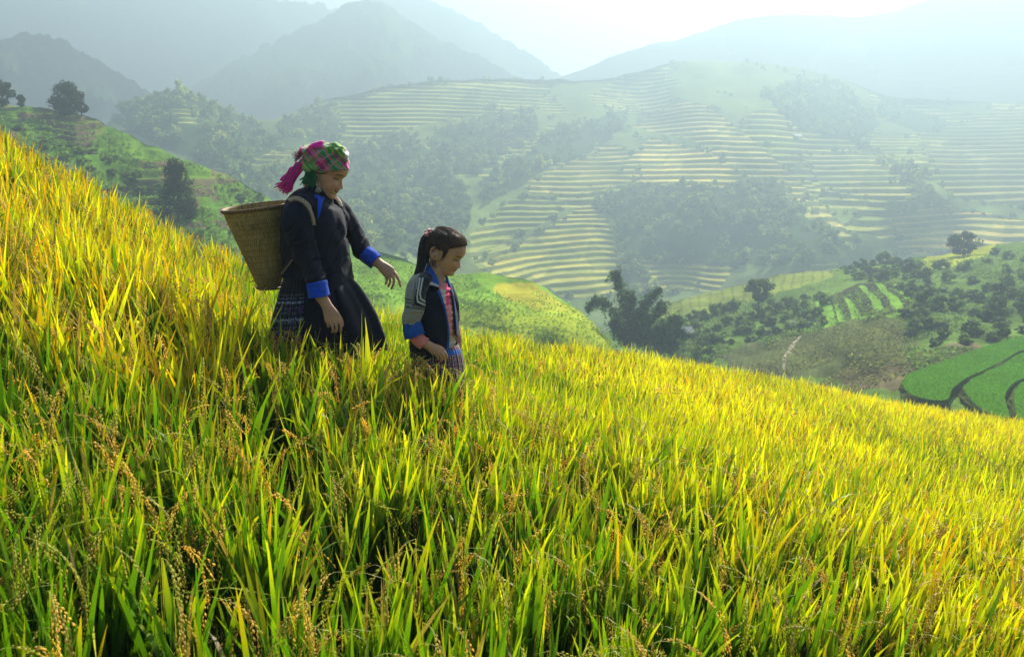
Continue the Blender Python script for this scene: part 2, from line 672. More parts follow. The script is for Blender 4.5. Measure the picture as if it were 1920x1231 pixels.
def paint_right(PX, PY, P):
    n = fbm(v3(PX / 40, PY / 18), 5, 16)
    m = fbm(v3(PX / 110, PY / 50), 3, 17)
    c = shade(np.broadcast_to((.10, .165, .03), PX.shape + (3,)), n, .4)
    step = np.zeros(PX.shape)
    pale = in_poly(PX + 9 * n, PY + 7 * n, [(1180, 610), (1240, 570), (1330, 540), (1500, 508), (1580, 498), (1560, 525), (1430, 560), (1330, 590), (1230, 600)])
    c[pale] = shade(np.broadcast_to((.22, .27, .05), c[pale].shape), n[pale], .25)
    vl = pale & (np.sin(PX / 3.1 + 2.5 * n) > .75)
    c[vl] = c[vl] * .72
    yel = in_poly(PX, PY, [(1725, 485), (1800, 465), (1870, 458), (1850, 480), (1790, 500), (1740, 505)])
    c[yel] = shade(np.broadcast_to((.34, .38, .03), c[yel].shape), n[yel], .2)
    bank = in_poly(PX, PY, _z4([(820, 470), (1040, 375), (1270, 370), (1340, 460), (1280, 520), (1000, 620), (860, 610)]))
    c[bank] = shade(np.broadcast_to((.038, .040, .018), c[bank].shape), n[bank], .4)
    for st_ in STRIPES:
        q = in_poly(PX, PY, st_)
        c[q] = shade(np.broadcast_to((.17, .33, .03), c[q].shape), n[q], .2)
    brown = in_poly(PX + 6 * n, PY + 5 * n, [(1340, 668), (1420, 640), (1500, 625), (1560, 612), (1660, 596), (1700, 610), (1720, 640), (1690, 690), (1600, 715), (1400, 700)])
    c[brown] = shade(np.broadcast_to((.085, .105, .035), c[brown].shape), n[brown], .35)
    row = brown & (np.sin(PX / 1.7 + PY / 7 + 2.2 * n) + .8 * fbm(v3(PX / 5, PY / 3), 2, 3) > .3)
    c[row] = c[row] * np.array((1.3, 1.15, 1.2))
    path = in_poly(PX + 5 * n, PY, [(1494, 632), (1499, 630), (1480, 668), (1470, 695), (1464, 695), (1474, 662)])
    c[path] = (.32, .28, .2)
    soil = in_poly(PX + 6 * n, PY + 5 * n, [(1560, 705), (1700, 672), (1830, 640), (1850, 655), (1740, 690), (1690, 730), (1600, 730)])
    c[soil] = shade(np.broadcast_to((.13, .11, .055), c[soil].shape), n[soil], .5)
    return c, step, .4 * n


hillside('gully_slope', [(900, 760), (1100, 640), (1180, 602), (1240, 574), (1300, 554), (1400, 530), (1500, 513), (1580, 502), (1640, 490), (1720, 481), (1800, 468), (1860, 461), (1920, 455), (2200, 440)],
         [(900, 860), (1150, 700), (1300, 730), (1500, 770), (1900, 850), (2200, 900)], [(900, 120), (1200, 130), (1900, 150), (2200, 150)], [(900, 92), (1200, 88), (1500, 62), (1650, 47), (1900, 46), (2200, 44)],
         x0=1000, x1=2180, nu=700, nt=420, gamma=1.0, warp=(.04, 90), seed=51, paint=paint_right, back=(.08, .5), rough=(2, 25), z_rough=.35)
# ground under everything, far past the last ridge
gp = []
tag(mk('valley_floor', [(-790, -25, -88), (840, -25, -88), (840, 1070, -88), (-790, 1070, -88)], np.array([[0, 1, 2, 3]]), M_LAND, col=np.array([(.06, .09, .03)] * 4)), kind='structure')
# ------------------------------------------------------------------ trees and bushes
M_FOLI = mat_leaf('foliage', .42, .7, .08, (1.3, 1.25, .6))
M_BARK = mat_col('bark', .9, .1, 6, .35)
rt = np.random.default_rng(21)


def leaf_cloud(acc, centres, radii, per, size, base, rng, vary=.35, squash=.8, tilt=.6, asp=(.35, .65)):
    """many leaf sprays spread through a set of clumps"""
    c = np.repeat(np.asarray(centres, float), per, 0)
    r = np.repeat(np.asarray(radii, float), per)
    n = len(c)
    d = rng.normal(0, 1, (n, 3))
    d /= np.linalg.norm(d, axis=1, keepdims=True)
    P = c + d * (r * rng.uniform(.45, 1.08, n) ** .7)[:, None] * np.array((1, 1, squash))
    nn = d + rng.normal(0, tilt, (n, 3)) + np.array((0, 0, .25))
    nn /= np.linalg.norm(nn, axis=1, keepdims=True)
    a = np.cross(nn, rng.normal(0, 1, (n, 3)))
    a /= np.linalg.norm(a, axis=1, keepdims=True)
    b = np.cross(nn, a)
    s = size * rng.uniform(.6, 1.3, n)[:, None]
    k = rng.uniform(*asp, n)[:, None]
    V = np.stack([P - a * s, P + b * s * k, P + a * s, P - b * s * k], 1)
    Q = np.arange(n * 4).reshape(n, 4)
    cl = np.repeat(rng.uniform(1 - vary, 1 + vary, len(centres)), per)
    col = np.asarray(base) * (cl * rng.uniform(.75, 1.3, n))[:, None]
    col = col * np.where(rng.random(n) < .12, 1.5, 1.)[:, None]
    acc.add(V.reshape(-1, 3), Q, col=np.repeat(col, 4, 0))


def crown_parts(rng, W, H, z0, nclump, shape='round'):
    """clump centres of an uneven crown W wide and H tall with its foot at z0"""
    cs, rs = [], []
    for _ in range(nclump):
        t = rng.random()
        if shape == 'round':
            w_ = math.sqrt(max(0.05, 1 - (2 * t - 1) ** 2)) * (.9 if t > .25 else .75)
        elif shape == 'column':
            w_ = (.55 + .3 * math.sin(t * 7)) * (1 - .5 * t)
        else:
            w_ = 1 - .75 * t
        ang = rng.uniform(0, 2 * math.pi)
        rr = W / 2 * w_ * math.sqrt(rng.uniform(.1, 1))
        cs.append((math.cos(ang) * rr, math.sin(ang) * rr, z0 + H * (.08 + .86 * t)))
        rs.append(min(W, H) * rng.uniform(.13, .24))
    return np.array(cs), np.array(rs)


def tree(name, foot, W, H, base, label, cat='tree', group=None, trunk=.25, nclump=30, per=70, leaf=.16, shape='round', seed=1, bole=.12):
    rng = np.random.default_rng(seed)
    root = empty(name, foot)
    tag(root, label, cat, group)
    z0 = H * trunk
    cs, rs = crown_parts(rng, W, H - z0, z0, nclump, shape)
    tk = Acc()
    top = np.array((rng.normal(0, .05) * W, rng.normal(0, .05) * W, H * .8))
    pth = bez(np.array([(0, 0, -.4), (W * .02, 0, H * .25), top * .6 + (W * .03, 0, 0), top]), 14)
    V, Q, T = tube(pth, np.linspace(bole, bole * .2, 14), 9)
    tk.add(V, Q, T, col=(.06, .045, .03))
    for i in rng.choice(len(cs), min(10, len(cs)), replace=False):
        k = rng.integers(3, 10)
        p = bez(np.array([pth[k], pth[k] * .5 + cs[i] * .5 + (0, 0, -.05 * H), cs[i]]), 8)
        V, Q, T = tube(p, np.linspace(bole * .45, bole * .08, 8), 6)
        tk.add(V, Q, T, col=(.06, .045, .03))
    tk.build('trunk', M_BARK, root)
    cr = Acc()
    leaf_cloud(cr, cs, rs, per, leaf, base, rng)
    cr.build('crown', M_FOLI, root, smooth=False)
    return root


DARK = (.020, .038, .014)
p = on_land('terraced_spur', 128, 214)
tree('broadleaf_tree', p - np.array((0, 0, .5)), 4.0, 4.2, DARK, 'dark rounded tree standing alone on the crest of the terraced spur', trunk=.02, nclump=46, per=120, leaf=.17, seed=3)
p = on_land('terraced_spur', 152, 219)
tree('broadleaf_tree', p, 2.0, 1.7, DARK, 'low dark tree beside the rounded tree on the spur crest', trunk=.08, nclump=16, per=80, leaf=.15, seed=4)
p = on_land('terraced_spur', 4, 199)
tree('broadleaf_tree', p, 3.2, 3.4, DARK, 'dark tree at the left edge of the spur crest, taller of the pair there', trunk=.1, nclump=26, per=90, leaf=.17, seed=5)
p = on_land('terraced_spur', 38, 201)
tree('broadleaf_tree', p, 1.7, 1.5, DARK, 'small dark tree near the left edge of the spur crest, lower of the pair', trunk=.1, nclump=14, per=70, leaf=.15, seed=6)
p = on_land('terraced_spur', 334, 410)
pxm = p[1] / FPX
tree('leafy_tree', p, 74 * pxm, 116 * pxm, (.018, .034, .012), 'tall dark narrow tree rising behind the golden rice bank', trunk=.02, nclump=70, per=90, leaf=.11, shape='cone', seed=8, bole=.08)
p = on_land('terraced_spur', 356, 408)
tree('leafy_tree', p, 34 * pxm, 42 * pxm, (.045, .035, .022), 'low reddish brown bush growing against the tall dark narrow tree', 'bush', trunk=.02, nclump=24, per=70, leaf=.09, seed=9, bole=.04)
p = on_land('gully_slope', 1420, 592)
pxm = p[1] / FPX
tree('broadleaf_tree', p, 54 * pxm, 70 * pxm, (.07, .12, .03), 'pale green round topped tree on a bare trunk above the gully shrubs', trunk=.4, nclump=26, per=80, leaf=.17, seed=12, bole=.1)
p = on_land('gully_slope', 1804, 476)
pxm = p[1] / FPX
tree('broadleaf_tree', p, 58 * pxm, 44 * pxm, (.022, .042, .020), 'dark bushy tree on the skyline of the slope across the gully', trunk=.03, nclump=34, per=90, leaf=.17, shape='round', seed=13)

# the bamboo: arching plumes from one foot
foot = on_land('gully_slope', 1205, 655)
foot[1] = 84.
foot = at(1205, 672, 84.)
pxm = 84. / FPX
bam = empty('bamboo_clump', foot)
tag(bam, 'dark feathery bamboo clump with drooping plumes below the far terraces', 'bamboo')
rb = np.random.default_rng(5)
tk, cr = Acc(), Acc()
plumes = [[(1185, 640), (1172, 590), (1163, 545), (1158, 522), (1150, 512)], [(1180, 640), (1160, 600), (1140, 572), (1118, 562), (1102, 580)], [(1195, 640), (1205, 590), (1215, 560), (1235, 545)], [(1200, 645), (1222, 600), (1240, 575), (1240, 580)],
          [(1190, 640), (1180, 600), (1185, 565), (1178, 550)], [(1215, 650), (1245, 620), (1262, 600), (1275, 604)], [(1215, 650), (1250, 630), (1270, 622), (1288, 634)], [(1195, 645), (1190, 610), (1198, 580)], [(1182, 645), (1162, 620), (1150, 605)],
          [(1210, 650), (1225, 625), (1245, 612)], [(1200, 650), (1205, 625), (1212, 605)], [(1185, 650), (1175, 630), (1170, 615)], [(1225, 655), (1250, 645), (1268, 642)]]
for i, pl_ in enumerate(plumes):
    P = bez(np.array(pl_, float), 26)
    dy = rb.normal(0, 1.0)
    W_ = at(P[:, 0], P[:, 1], 84. + dy * np.linspace(.2, 1, 26)) - foot
    V, Q, T = tube(W_, np.linspace(.05, .012, 26), 6)
    tk.add(V, Q, T, col=(.05, .06, .025))
    thick = np.linspace(13, 5, 26) if i not in (0,) else np.linspace(12, 5.5, 26)
    cc = W_[4:] + rb.normal(0, .4, (22, 3)) * (thick[4:] * pxm)[:, None]
    leaf_cloud(cr, cc, thick[4:] * pxm * rb.uniform(.45, 1.2, 22), 26, .24, (.036, .078, .022), rb, squash=1.0, asp=(.16, .34), tilt=1.1, vary=.55)
    # loose hanging sprays round each plume
    m_ = 70
    k_ = rb.integers(5, 26, m_)
    sp_ = W_[k_] + rb.normal(0, .85, (m_, 3)) * (thick[k_] * pxm)[:, None]
    sp_[:, 2] -= np.abs(rb.normal(0, .35, m_)) * thick[k_] * pxm
    leaf_cloud(cr, sp_, rb.uniform(.10, .32, m_), 9, .21, (.045, .095, .026), rb, squash=1.3, asp=(.14, .3), tilt=1.2, vary=.6)
tk.build('cane', M_BARK, bam)
cr.build('crown', M_FOLI, bam, smooth=False)

# shrubs on the slopes: six kinds of bush, many copies
protos = []
for k in range(6):
    rng = np.random.default_rng(60 + k)
    a = Acc()
    cs, rs = crown_parts(rng, 1.0, .8, 0., 20, 'round')
    leaf_cloud(a, cs, rs, 46, .085, (1, 1, 1), rng, vary=.4)
    protos.append(a.arrays())
KIND = [(.045, .085, .024), (.085, .150, .032), (.13, .21, .045), (.065, .11, .04)]
pm = {}


def shrub(foot, W, H, kind, tone, name, label, group, cat='shrub', sink=.12):
    key = (kind, tone)
    if key not in pm:
        V, F, C = protos[kind]
        me = mesh_data('bush', V, F, M_FOLI, smooth=False, col=C * np.array(KIND[tone]))
        o = link(name, me)
        pm[key] = o
    else:
        o = pm[key].copy()
        COL.objects.link(o)
    o.name = name
    o.location = foot - np.array((0, 0, H * sink))
    o.scale = (W, W, H)
    o.rotation_euler = (0, 0, rt.uniform(0, 6.28))
    tag(o, label, cat, group)
    return o


def sow(land, poly, n, wpx, tones, label, group, name='shrub', sep=.55, hw=(.7, 1.1)):
    poly = np.array(poly, float)
    x0, y0 = poly.min(0)
    x1, y1 = poly.max(0)
    got, tries = [], 0
    while len(got) < n and tries < n * 60:
        tries += 1
        q, r = rt.uniform(x0, x1), rt.uniform(y0, y1)
        if not in_poly(np.array([q]), np.array([r]), poly)[0]:
            continue
        wv = rt.uniform(*wpx)
        if any((q - a) ** 2 + ((r - b) * 1.6) ** 2 < (sep * (wv + c)) ** 2 / 1.2 for a, b, c in got):
            continue
        got.append((q, r, wv))
        f = on_land(land, q, r)
        W = wv * f[1] / FPX
        shrub(f, W, W * rt.uniform(*hw), int(rt.integers(6)), int(rt.choice(tones)), name, label, group)


sow('gully_slope', [(1240, 598), (1330, 592), (1440, 572), (1545, 560), (1545, 610), (1460, 632), (1380, 645), (1300, 650), (1240, 640)], 46, (16, 38), (0, 1, 2, 2), 'green shrub in the thicket between the bamboo clump and the green stripe terraces', 'shrubs in the gully thicket', sep=.40)
sow('gully_slope', [(1580, 505), (1640, 492), (1720, 488), (1740, 512), (1740, 560), (1720, 570), (1660, 530), (1590, 528)], 32, (14, 34), (1, 1, 2, 3), 'dark shrub in the belt of bushes above the green stripe terraces', 'shrubs above the stripe terraces', sep=.40)
sow('gully_slope', [(1740, 505), (1860, 478), (1990, 470), (1990, 560), (1840, 570), (1740, 560)], 30, (16, 38), (0, 1, 2, 2), 'leafy shrub on the upper slope below the dark skyline tree', 'shrubs on the upper slope', sep=.42)
sow('gully_slope', [(1690, 590), (1740, 570), (1840, 566), (1990, 545), (1990, 625), (1880, 630), (1800, 650), (1710, 650)], 40, (20, 48), (0, 0, 1, 3), 'dark bush in the shaded thicket above the bright green terraces', 'bushes above the bright terraces', name='bush', sep=.36)
sow('gully_slope', [(1230, 640), (1300, 648), (1350, 655), (1340, 690), (1250, 690)], 12, (18, 34), (1, 2, 2), 'low green shrub just beyond the rice edge near the bamboo', 'shrubs beside the rice edge', sep=.45)
sow('terraced_spur', [(20, 240), (120, 250), (230, 300), (300, 340), (290, 400), (200, 360), (60, 300)], 34, (12, 30), (1, 2, 2), 'leafy shrub on the weedy lower face of the terraced spur', 'shrubs on the spur face', sep=.5, hw=(.6, .9))
sow('terraced_spur', [(430, 345), (500, 375), (530, 410), (500, 420), (440, 380)], 7, (12, 26), (1, 2), 'shrub on the spur slope just behind the basket', 'shrubs behind the basket', sep=.6)
sow('terraced_spur', [(236, 345), (275, 352), (285, 385), (250, 375)], 3, (22, 32), (0,), 'dark bush standing behind the upper golden rice bank', 'bushes behind the golden rice', name='bush', sep=.5)

# broad-leaved plants with rays of long pale leaves
for (q, r, hpx, lab) in ((1757, 560, 46, 'pale plant with long raying leaves among the upper slope shrubs'), (1497, 622, 40, 'bright plant with long raying leaves in the gully thicket')):
    f = on_land('gully_slope', q, r)
    s = hpx * f[1] / FPX
    b = empty('banana_plant', f)
    tag(b, lab, 'plant')
    st = Acc()
    V, Q, T = tube(np.array([(0, 0, -.2), (.01, 0, s * .3), (0, .02, s * .5)]), [s * .05, s * .045, s * .03], 8)
    st.add(V, Q, T, col=(.10, .11, .04))
    st.build('stem', M_BARK, b)
    lv = Acc()
    for k in range(11):
        az = k * 2.4
        el = rt.uniform(.35, 1.35)
        d = np.array((math.cos(az) * math.cos(el), math.sin(az) * math.cos(el), math.sin(el)))
        t_ = np.linspace(0, 1, 9)[:, None]
        P = np.array((0, 0, s * .42)) + d * t_ * s * .65 - np.array((0, 0, 1)) * t_ ** 2.2 * s * .22
        sd = np.cross(d, (0, 0, 1.))
        sd /= np.linalg.norm(sd)
        wv = (np.sin(np.pi * np.clip(t_ * .93 + .05, 0, 1)) * s * .085)
        up = np.array((0, 0, .25)) * wv
        V = np.stack([P - sd * wv + up, P, P + sd * wv + up], 1).reshape(-1, 3)
        lv.add(V, grid_faces(3, 9), col=np.array((.10, .17, .06)) * rt.uniform(.8, 1.3))
    lv.build('leaf_fan', M_FOLI, b)

# the far wood on the valley side: one mass of crowns
gl = L['valley_hillside']
fx, fy, fP = gl['px'], gl['py'], gl['P']
acc = Acc()
fproto = []
for k in range(5):
    rng = np.random.default_rng(90 + k)
    a = Acc()
    cs, rs = crown_parts(rng, 1.0, .95, 0., 9, 'round')
    leaf_cloud(a, cs, rs * 1.15, 17, .15, (1, 1, 1), rng, vary=.3)
    fproto.append(a.arrays())
FT = [(.08, .15, .05), (.13, .20, .06), (.20, .28, .08), (.10, .17, .07), (.30, .36, .11)]
HU, HV = fx.shape[1], fx.shape[0]
cell = np.abs((fP[1:, 1:, 0] - fP[1:, :-1, 0]) * np.linalg.norm(fP[1:, 1:] - fP[:-1, 1:], axis=-1))


def plant_wood(mask, dens, sizes):
    w_ = np.where(mask[1:, 1:], cell, 0)
    n = int(w_.sum() * dens)
    if n < 1:
        return 0
    idx = rt.choice(w_.size, min(n, 4200), p=(w_ / w_.sum()).ravel())
    for i in idx:
        j, k = divmod(i, HU - 1)
        P = fP[j + 1, k + 1]
        W = rt.uniform(*sizes) * (1.5 if rt.random() < .12 else 1)
        V, F, C = fproto[rt.integers(5)]
        ang = rt.uniform(0, 6.28)
        ca, sa = math.cos(ang), math.sin(ang)
        X = V[:, 0] * ca - V[:, 1] * sa
        Yy = V[:, 0] * sa + V[:, 1] * ca
        Vn_ = np.stack([X * W, Yy * W, V[:, 2] * W * rt.uniform(.8, 1.2) - .2 * W], -1) + P + (rt.normal(0, .4), rt.normal(0, .4), 0)
        acc.add(Vn_, F[0], col=C * np.array(FT[rt.choice(5, p=[.3, .3, .16, .14, .1])]))
    return len(idx)


tot = 0
nz_ = fbm(v3(fx / 40, fy / 20), 3, 71)
for poly, k in WOOD:
    m = in_poly(fx + 6 * nz_, fy + 6 * nz_, poly)
    tot += plant_wood(m & (nz_ > -.9), .065 * k, (2.0, 3.8))
tm = np.zeros(fx.shape, bool)
for poly, cc, h in TERR:
    tm |= in_poly(fx, fy, poly)
tot += plant_wood(~tm & (nz_ > .1) & (fy < 560), .007, (1.2, 3.0))
tot += plant_wood(tm & (nz_ > .55), .0012, (1.3, 2.2))
# hedges of small trees along the edges of the terraced plots
for poly, cc, h in TERR:
    pg = np.array(poly + poly[:1], float)
    for (a_, b_) in zip(pg[:-1], pg[1:]):
        nseg = int(np.hypot(*(b_ - a_)) / 5)
        for k in range(nseg):
            if rt.random() < .28:
                q, r = a_ + (b_ - a_) * (k + rt.random()) / max(nseg, 1) + rt.normal(0, 2.5, 2)
                if not (0 < q < 1920 and r < 560):
                    continue
                P = on_land('valley_hillside', q, r)
                W = rt.uniform(1.0, 2.6)
                V, F, C = fproto[rt.integers(5)]
                acc.add(V * (W, W, W * .9) - (0, 0, .2 * W) + P, F[0], col=C * np.array(FT[rt.integers(5)]))
forest = acc.build('forest', M_FOLI, smooth=False)
tag(forest, 'hazy woodland covering the valley side between the far terraces', 'forest', kind='stuff')
print('forest trees', tot)

# weeds and grass tufts that roughen the two near slopes
acc = Acc()
for land, polys, n, base, sz in (('gully_slope', [[(1340, 668), (1500, 625), (1700, 600), (1720, 690), (1600, 740), (1400, 715)]], 5000, (.19, .20, .08), (.08, .2)),
                                 ('terraced_spur', [[(640, 460), (704, 470), (759, 492), (860, 516), (930, 515), (1090, 570), (1170, 625), (1150, 680), (860, 660), (640, 600)]], 6000, (.24, .38, .035), (.08, .16)),
                                 ('terraced_spur', [[(-100, 180), (0, 200), (130, 214), (290, 280), (440, 335), (540, 400), (600, 470), (300, 470), (0, 330), (-100, 300)]], 9000, (.11, .20, .028), (.25, .6)),
                                 ('gully_slope', [[(1180, 610), (1330, 575), (1540, 540), (1560, 505), (1740, 485), (1990, 460), (1990, 700), (1700, 700), (1690, 600), (1560, 615), (1340, 672), (1240, 680)]], 15000, (.12, .20, .04), (.3, .9))):
    g_ = L[land]
    m = np.zeros(g_['px'].shape, bool)
    for pl_ in polys:
        m |= in_poly(g_['px'], g_['py'], pl_)
    if land == 'gully_slope' and n > 10000:
        for st_ in STRIPES:
            m &= ~in_poly(g_['px'], g_['py'], st_)
    idx = rt.choice(np.flatnonzero(m.ravel()), n)
    P = g_['P'].reshape(-1, 3)[idx] + rt.normal(0, .25, (n, 3)) * (1, 1, .15)
    q = fbm(P / 7., 3, 5)
    keep = q > -.35
    P, q = P[keep], q[keep]
    leaf_cloud(acc, P, rt.uniform(*sz, len(P)) * .5, 7, np.repeat(np.where(P[:, 0] > 0, .12, .15), 7)[:, None] * (.6 if sz[1] < .25 else 1), base, rt, vary=.5, squash=.6)
tag(acc.build('undergrowth', M_FOLI, smooth=False), 'low weeds and grass tufts over the near slopes', 'undergrowth', kind='stuff')

# ------------------------------------------------------------------ bright green terraces at the right
M_CROP = mat_leaf('young_rice', .4, 1., .0)


def platform(name, outline, z, depth, col, side=(.10, .12, .03)):
    """a level terrace: its edge is traced from the photograph onto the level plane z"""
    P = np.array(outline, float)
    P = np.concatenate([bez(np.concatenate([P, P[:1]]), len(P) * 7)[:-1]])
    a, b = ray(P[:, 0], P[:, 1])
    Y = z / b
    W = np.stack([a * Y, Y, np.full(len(Y), z)], -1)
    from mathutils.geometry import tessellate_polygon
    tri = np.array(tessellate_polygon([[Vector(w_) for w_ in W]]))
    nrm = np.cross(W[tri[0][1]] - W[tri[0][0]], W[tri[0][2]] - W[tri[0][0]])
    n = len(W)
    i = np.arange(n)
    j = (i + 1) % n
    ctr_ = W.mean(0)
    out = W - ctr_
    out /= np.linalg.norm(out, axis=1, keepdims=True)
    acc = Acc()
    acc.add(W, T=tri, col=col)
    rows_ = [W + (0, 0, -.004)]
    for k in range(1, 9):
        s_ = k / 8
        rows_.append(W + out * (s_ * depth * .8) + np.array((0, 0, -1)) * s_ * depth + .18 * fbm(W * .9 + k * 1.7, 3, 3)[:, None] * out)
    R = np.concatenate(rows_)
    acc.add(R, grid_faces(n, 9, True), col=np.array(side) * (1 + .5 * fbm(R * 1.3, 3, 4))[:, None])
    # blades of the young crop
    xs = W[:, :2]
    mn, mx = xs.min(0), xs.max(0)
    m = int((mx - mn).prod() * 45)
    q = rt.uniform(mn, mx, (m, 2))
    q = q[in_poly(q[:, 0], q[:, 1], xs)]
    q = q[:40000]
    h = rt.uniform(.06, .13, len(q))
    d = rt.uniform(0, math.pi, len(q))
    B = np.concatenate([q, np.full((len(q), 1), z - .01)], 1)
    wv = np.stack([np.cos(d), np.sin(d), 0 * d], -1) * .04
    tip = B + np.stack([rt.normal(0, .04, len(q)), rt.normal(0, .04, len(q)), h], -1)
    V = np.stack([B - wv, B + wv, tip], 1).reshape(-1, 3)
    cc = np.asarray(col) * rt.uniform(.75, 1.4, (len(q), 1)) * (1 + .25 * fbm(v3(q[:, 0] / 3, q[:, 1] / 3), 3, 8))[:, None]
    acc.add(V, T=np.arange(len(V)).reshape(-1, 3), col=np.repeat(cc, 3, 0))
    o = acc.build(name, M_CROP, smooth=False)
    tag(o, kind='structure')
    return o


platform('green_terrace', [(1690, 718), (1706, 700), (1750, 683), (1800, 666), (1860, 645), (1920, 629), (2000, 618), (2080, 640), (2000, 668), (1925, 655), (1880, 676), (1835, 698), (1812, 708), (1786, 728), (1776, 748), (1740, 748), (1705, 736)], -11.6, .8, (.085, .24, .012))
platform('green_terrace', [(1805, 725), (1835, 701), (1886, 675), (1925, 655), (2010, 655), (2080, 690), (2000, 705), (1925, 708), (1896, 722), (1884, 745), (1892, 782), (1860, 775), (1828, 756), (1815, 742)], -11.74, .45, (.085, .24, .012))
platform('green_terrace', [(1902, 730), (1925, 712), (2000, 706), (2080, 720), (2060, 800), (1960, 815), (1915, 790), (1903, 760)], -11.88, .45, (.085, .24, .012))

# ------------------------------------------------------------------ huts
M_TIN = mat_col('weathered_tin', .6, .4, 12, .3)


def hut(foot, w_, d_, h_, roofcol, wallcol, label, yaw, sheets=4):
    r = empty('hut', foot)
    r.rotation_euler = (0, 0, yaw)
    tag(r, label, 'hut')
    a = Acc()
    X, Yh = w_ / 2, d_ / 2
    hw = h_ * .55
    V = np.array([(-X, -Yh, -.5), (X, -Yh, -.5), (X, Yh, -.5), (-X, Yh, -.5), (-X, -Yh, hw), (X, -Yh, hw), (X, Yh, hw), (-X, Yh, hw), (-X, 0, h_ * .96), (X, 0, h_ * .96)])
    a.add(V, [(0, 1, 5, 4), (2, 3, 7, 6)], [(4, 8, 7), (5, 6, 9)], col=wallcol)
    a.add(V, [(1, 2, 6, 5), (3, 0, 4, 7)], col=wallcol)
    a.build('wall', M_TIN, r, smooth=False)
    a = Acc()
    for sg in (-1, 1):
        for k in range(sheets):
            x0 = -X * 1.12 + 2.24 * X * k / sheets
            x1 = x0 + 2.24 * X / sheets * .97
            e = np.array([(x0, sg * Yh * 1.25, hw - h_ * .10), (x1, sg * Yh * 1.25, hw - h_ * .10), (x1, 0, h_), (x0, 0, h_)])
            e = np.concatenate([e, e + (0, 0, .05)])
            a.add(e, [(0, 1, 2, 3), (7, 6, 5, 4), (0, 4, 5, 1), (1, 5, 6, 2), (2, 6, 7, 3), (3, 7, 4, 0)], col=np.array(roofcol) * rt.uniform(.7, 1.15))
    a.build('roof', M_TIN, r, smooth=False)
    return r


f = on_land('gully_slope', 1285, 634)
hut(f, 26 * f[1] / FPX, 18 * f[1] / FPX, 20 * f[1] / FPX, (.30, .29, .30), (.10, .08, .06), 'small hut with a grey sheet roof half hidden in the shrubs by the bamboo', .5)
f = on_land('valley_hillside', 1494, 257)
hut(f, 15 * f[1] / FPX, 9 * f[1] / FPX, 7.5 * f[1] / FPX, (.75, .75, .72), (.55, .55, .52), 'tiny white roofed house high on the hazy terraced hillside', .1, 2)
# ------------------------------------------------------------------ the rice field on its terrace
_fw, _fs = ray(np.array([p[0] for p in FIELD_RIDGE]), np.array([p[1] for p in FIELD_RIDGE]))
_ww = np.linspace(-1.0, 1.0, 400)
_ss = np.interp(_ww, _fw, _fs)
_ss[_ww < _fw[0]] = _fs[0] + (_ww[_ww < _fw[0]] - _fw[0]) * -.25
_ss[_ww > _fw[-1]] = _fs[-1] + (_ww[_ww > _fw[-1]] - _fw[-1]) * -.18
RICE_H = .58


def _wp(pts):
    return [((p - CX) / FPX, v) for p, v in pts]


YR = _wp([(-400, 9), (0, 8), (300, 8), (480, 9), (860, 10), (1140, 13), (1500, 17), (1920, 20), (2400, 22)])
HH = _wp([(0, 1.30), (400, 1.08), (960, .98), (1920, .86)])


def canopy(x, y):
    """mean height of the rice tops"""
    y = np.maximum(y, .15)
    w_ = x / y
    s = np.interp(w_, _ww, _ss)
    yr = interp(w_, YR)
    h = interp(w_, HH)
    z = s * y - h * (1 - y / yr)
    d = np.maximum(y - yr, 0)
    z = z - np.where(d < 6, .03 * d * d, .03 * 36 + .36 * (d - 6))
    z = z + .37 * np.exp(-((y - 4.4) / 1.7) ** 2) * np.exp(-((x + .4) / 3.2) ** 2) + .125 * np.exp(-((y - 4.02) / .4) ** 2 - ((x + .36) / .35) ** 2) + .05 * np.exp(-((y - 4.35) / .35) ** 2 - ((x + .85) / .4) ** 2)
    return z + .03 * fbm(v3(x / 1.2, y / 1.2), 3, 77)


# soil
nw, ny = 220, 200
W_, T_ = np.meshgrid(np.linspace(-1, 1, nw), np.linspace(0, 1, ny))
Y_ = .2 + 60 * T_ ** 2.6
X_ = W_ * (.95 * Y_ + 1.9)
Z_ = canopy(X_, Y_) - RICE_H
g = mk('field_ground', np.stack([X_, Y_, Z_], -1).reshape(-1, 3), grid_faces(nw, ny), M_LAND,
       col=np.broadcast_to(np.array((.045, .045, .015)), (nw * ny, 3)))
tag(g, kind='structure')

M_RICE = mat_leaf('rice_leaf', .44, .5, .2, (1.2, 1.2, .25))
M_GRAIN = mat_leaf('rice_grain', .55, .6, .2, (1.25, 1.1, .6))

# bodies standing in the rice: (x, y, rx, ry)
STAND = [(-.875, 4.62, .215, .19), (-.355, 4.32, .125, .12)]


def scatter(y0, y1, dens, lim=.64):
    """hills of rice, planted at random over a wedge of the field"""
    hw = lim * y1 + 1.2
    n = int(2 * hw * (y1 - y0) * dens)
    y = RNG.uniform(y0, y1, n)
    x = RNG.uniform(-hw, hw, n)
    w_ = x / y
    ok = np.abs(x) < lim * y + 1.2
    ok &= y < interp(w_, YR) * 1.18 + .6
    for (a, b, rx, ry) in STAND:
        ok &= ((x - a) / rx) ** 2 + ((y - b) / ry) ** 2 > 1
    return x[ok], y[ok]


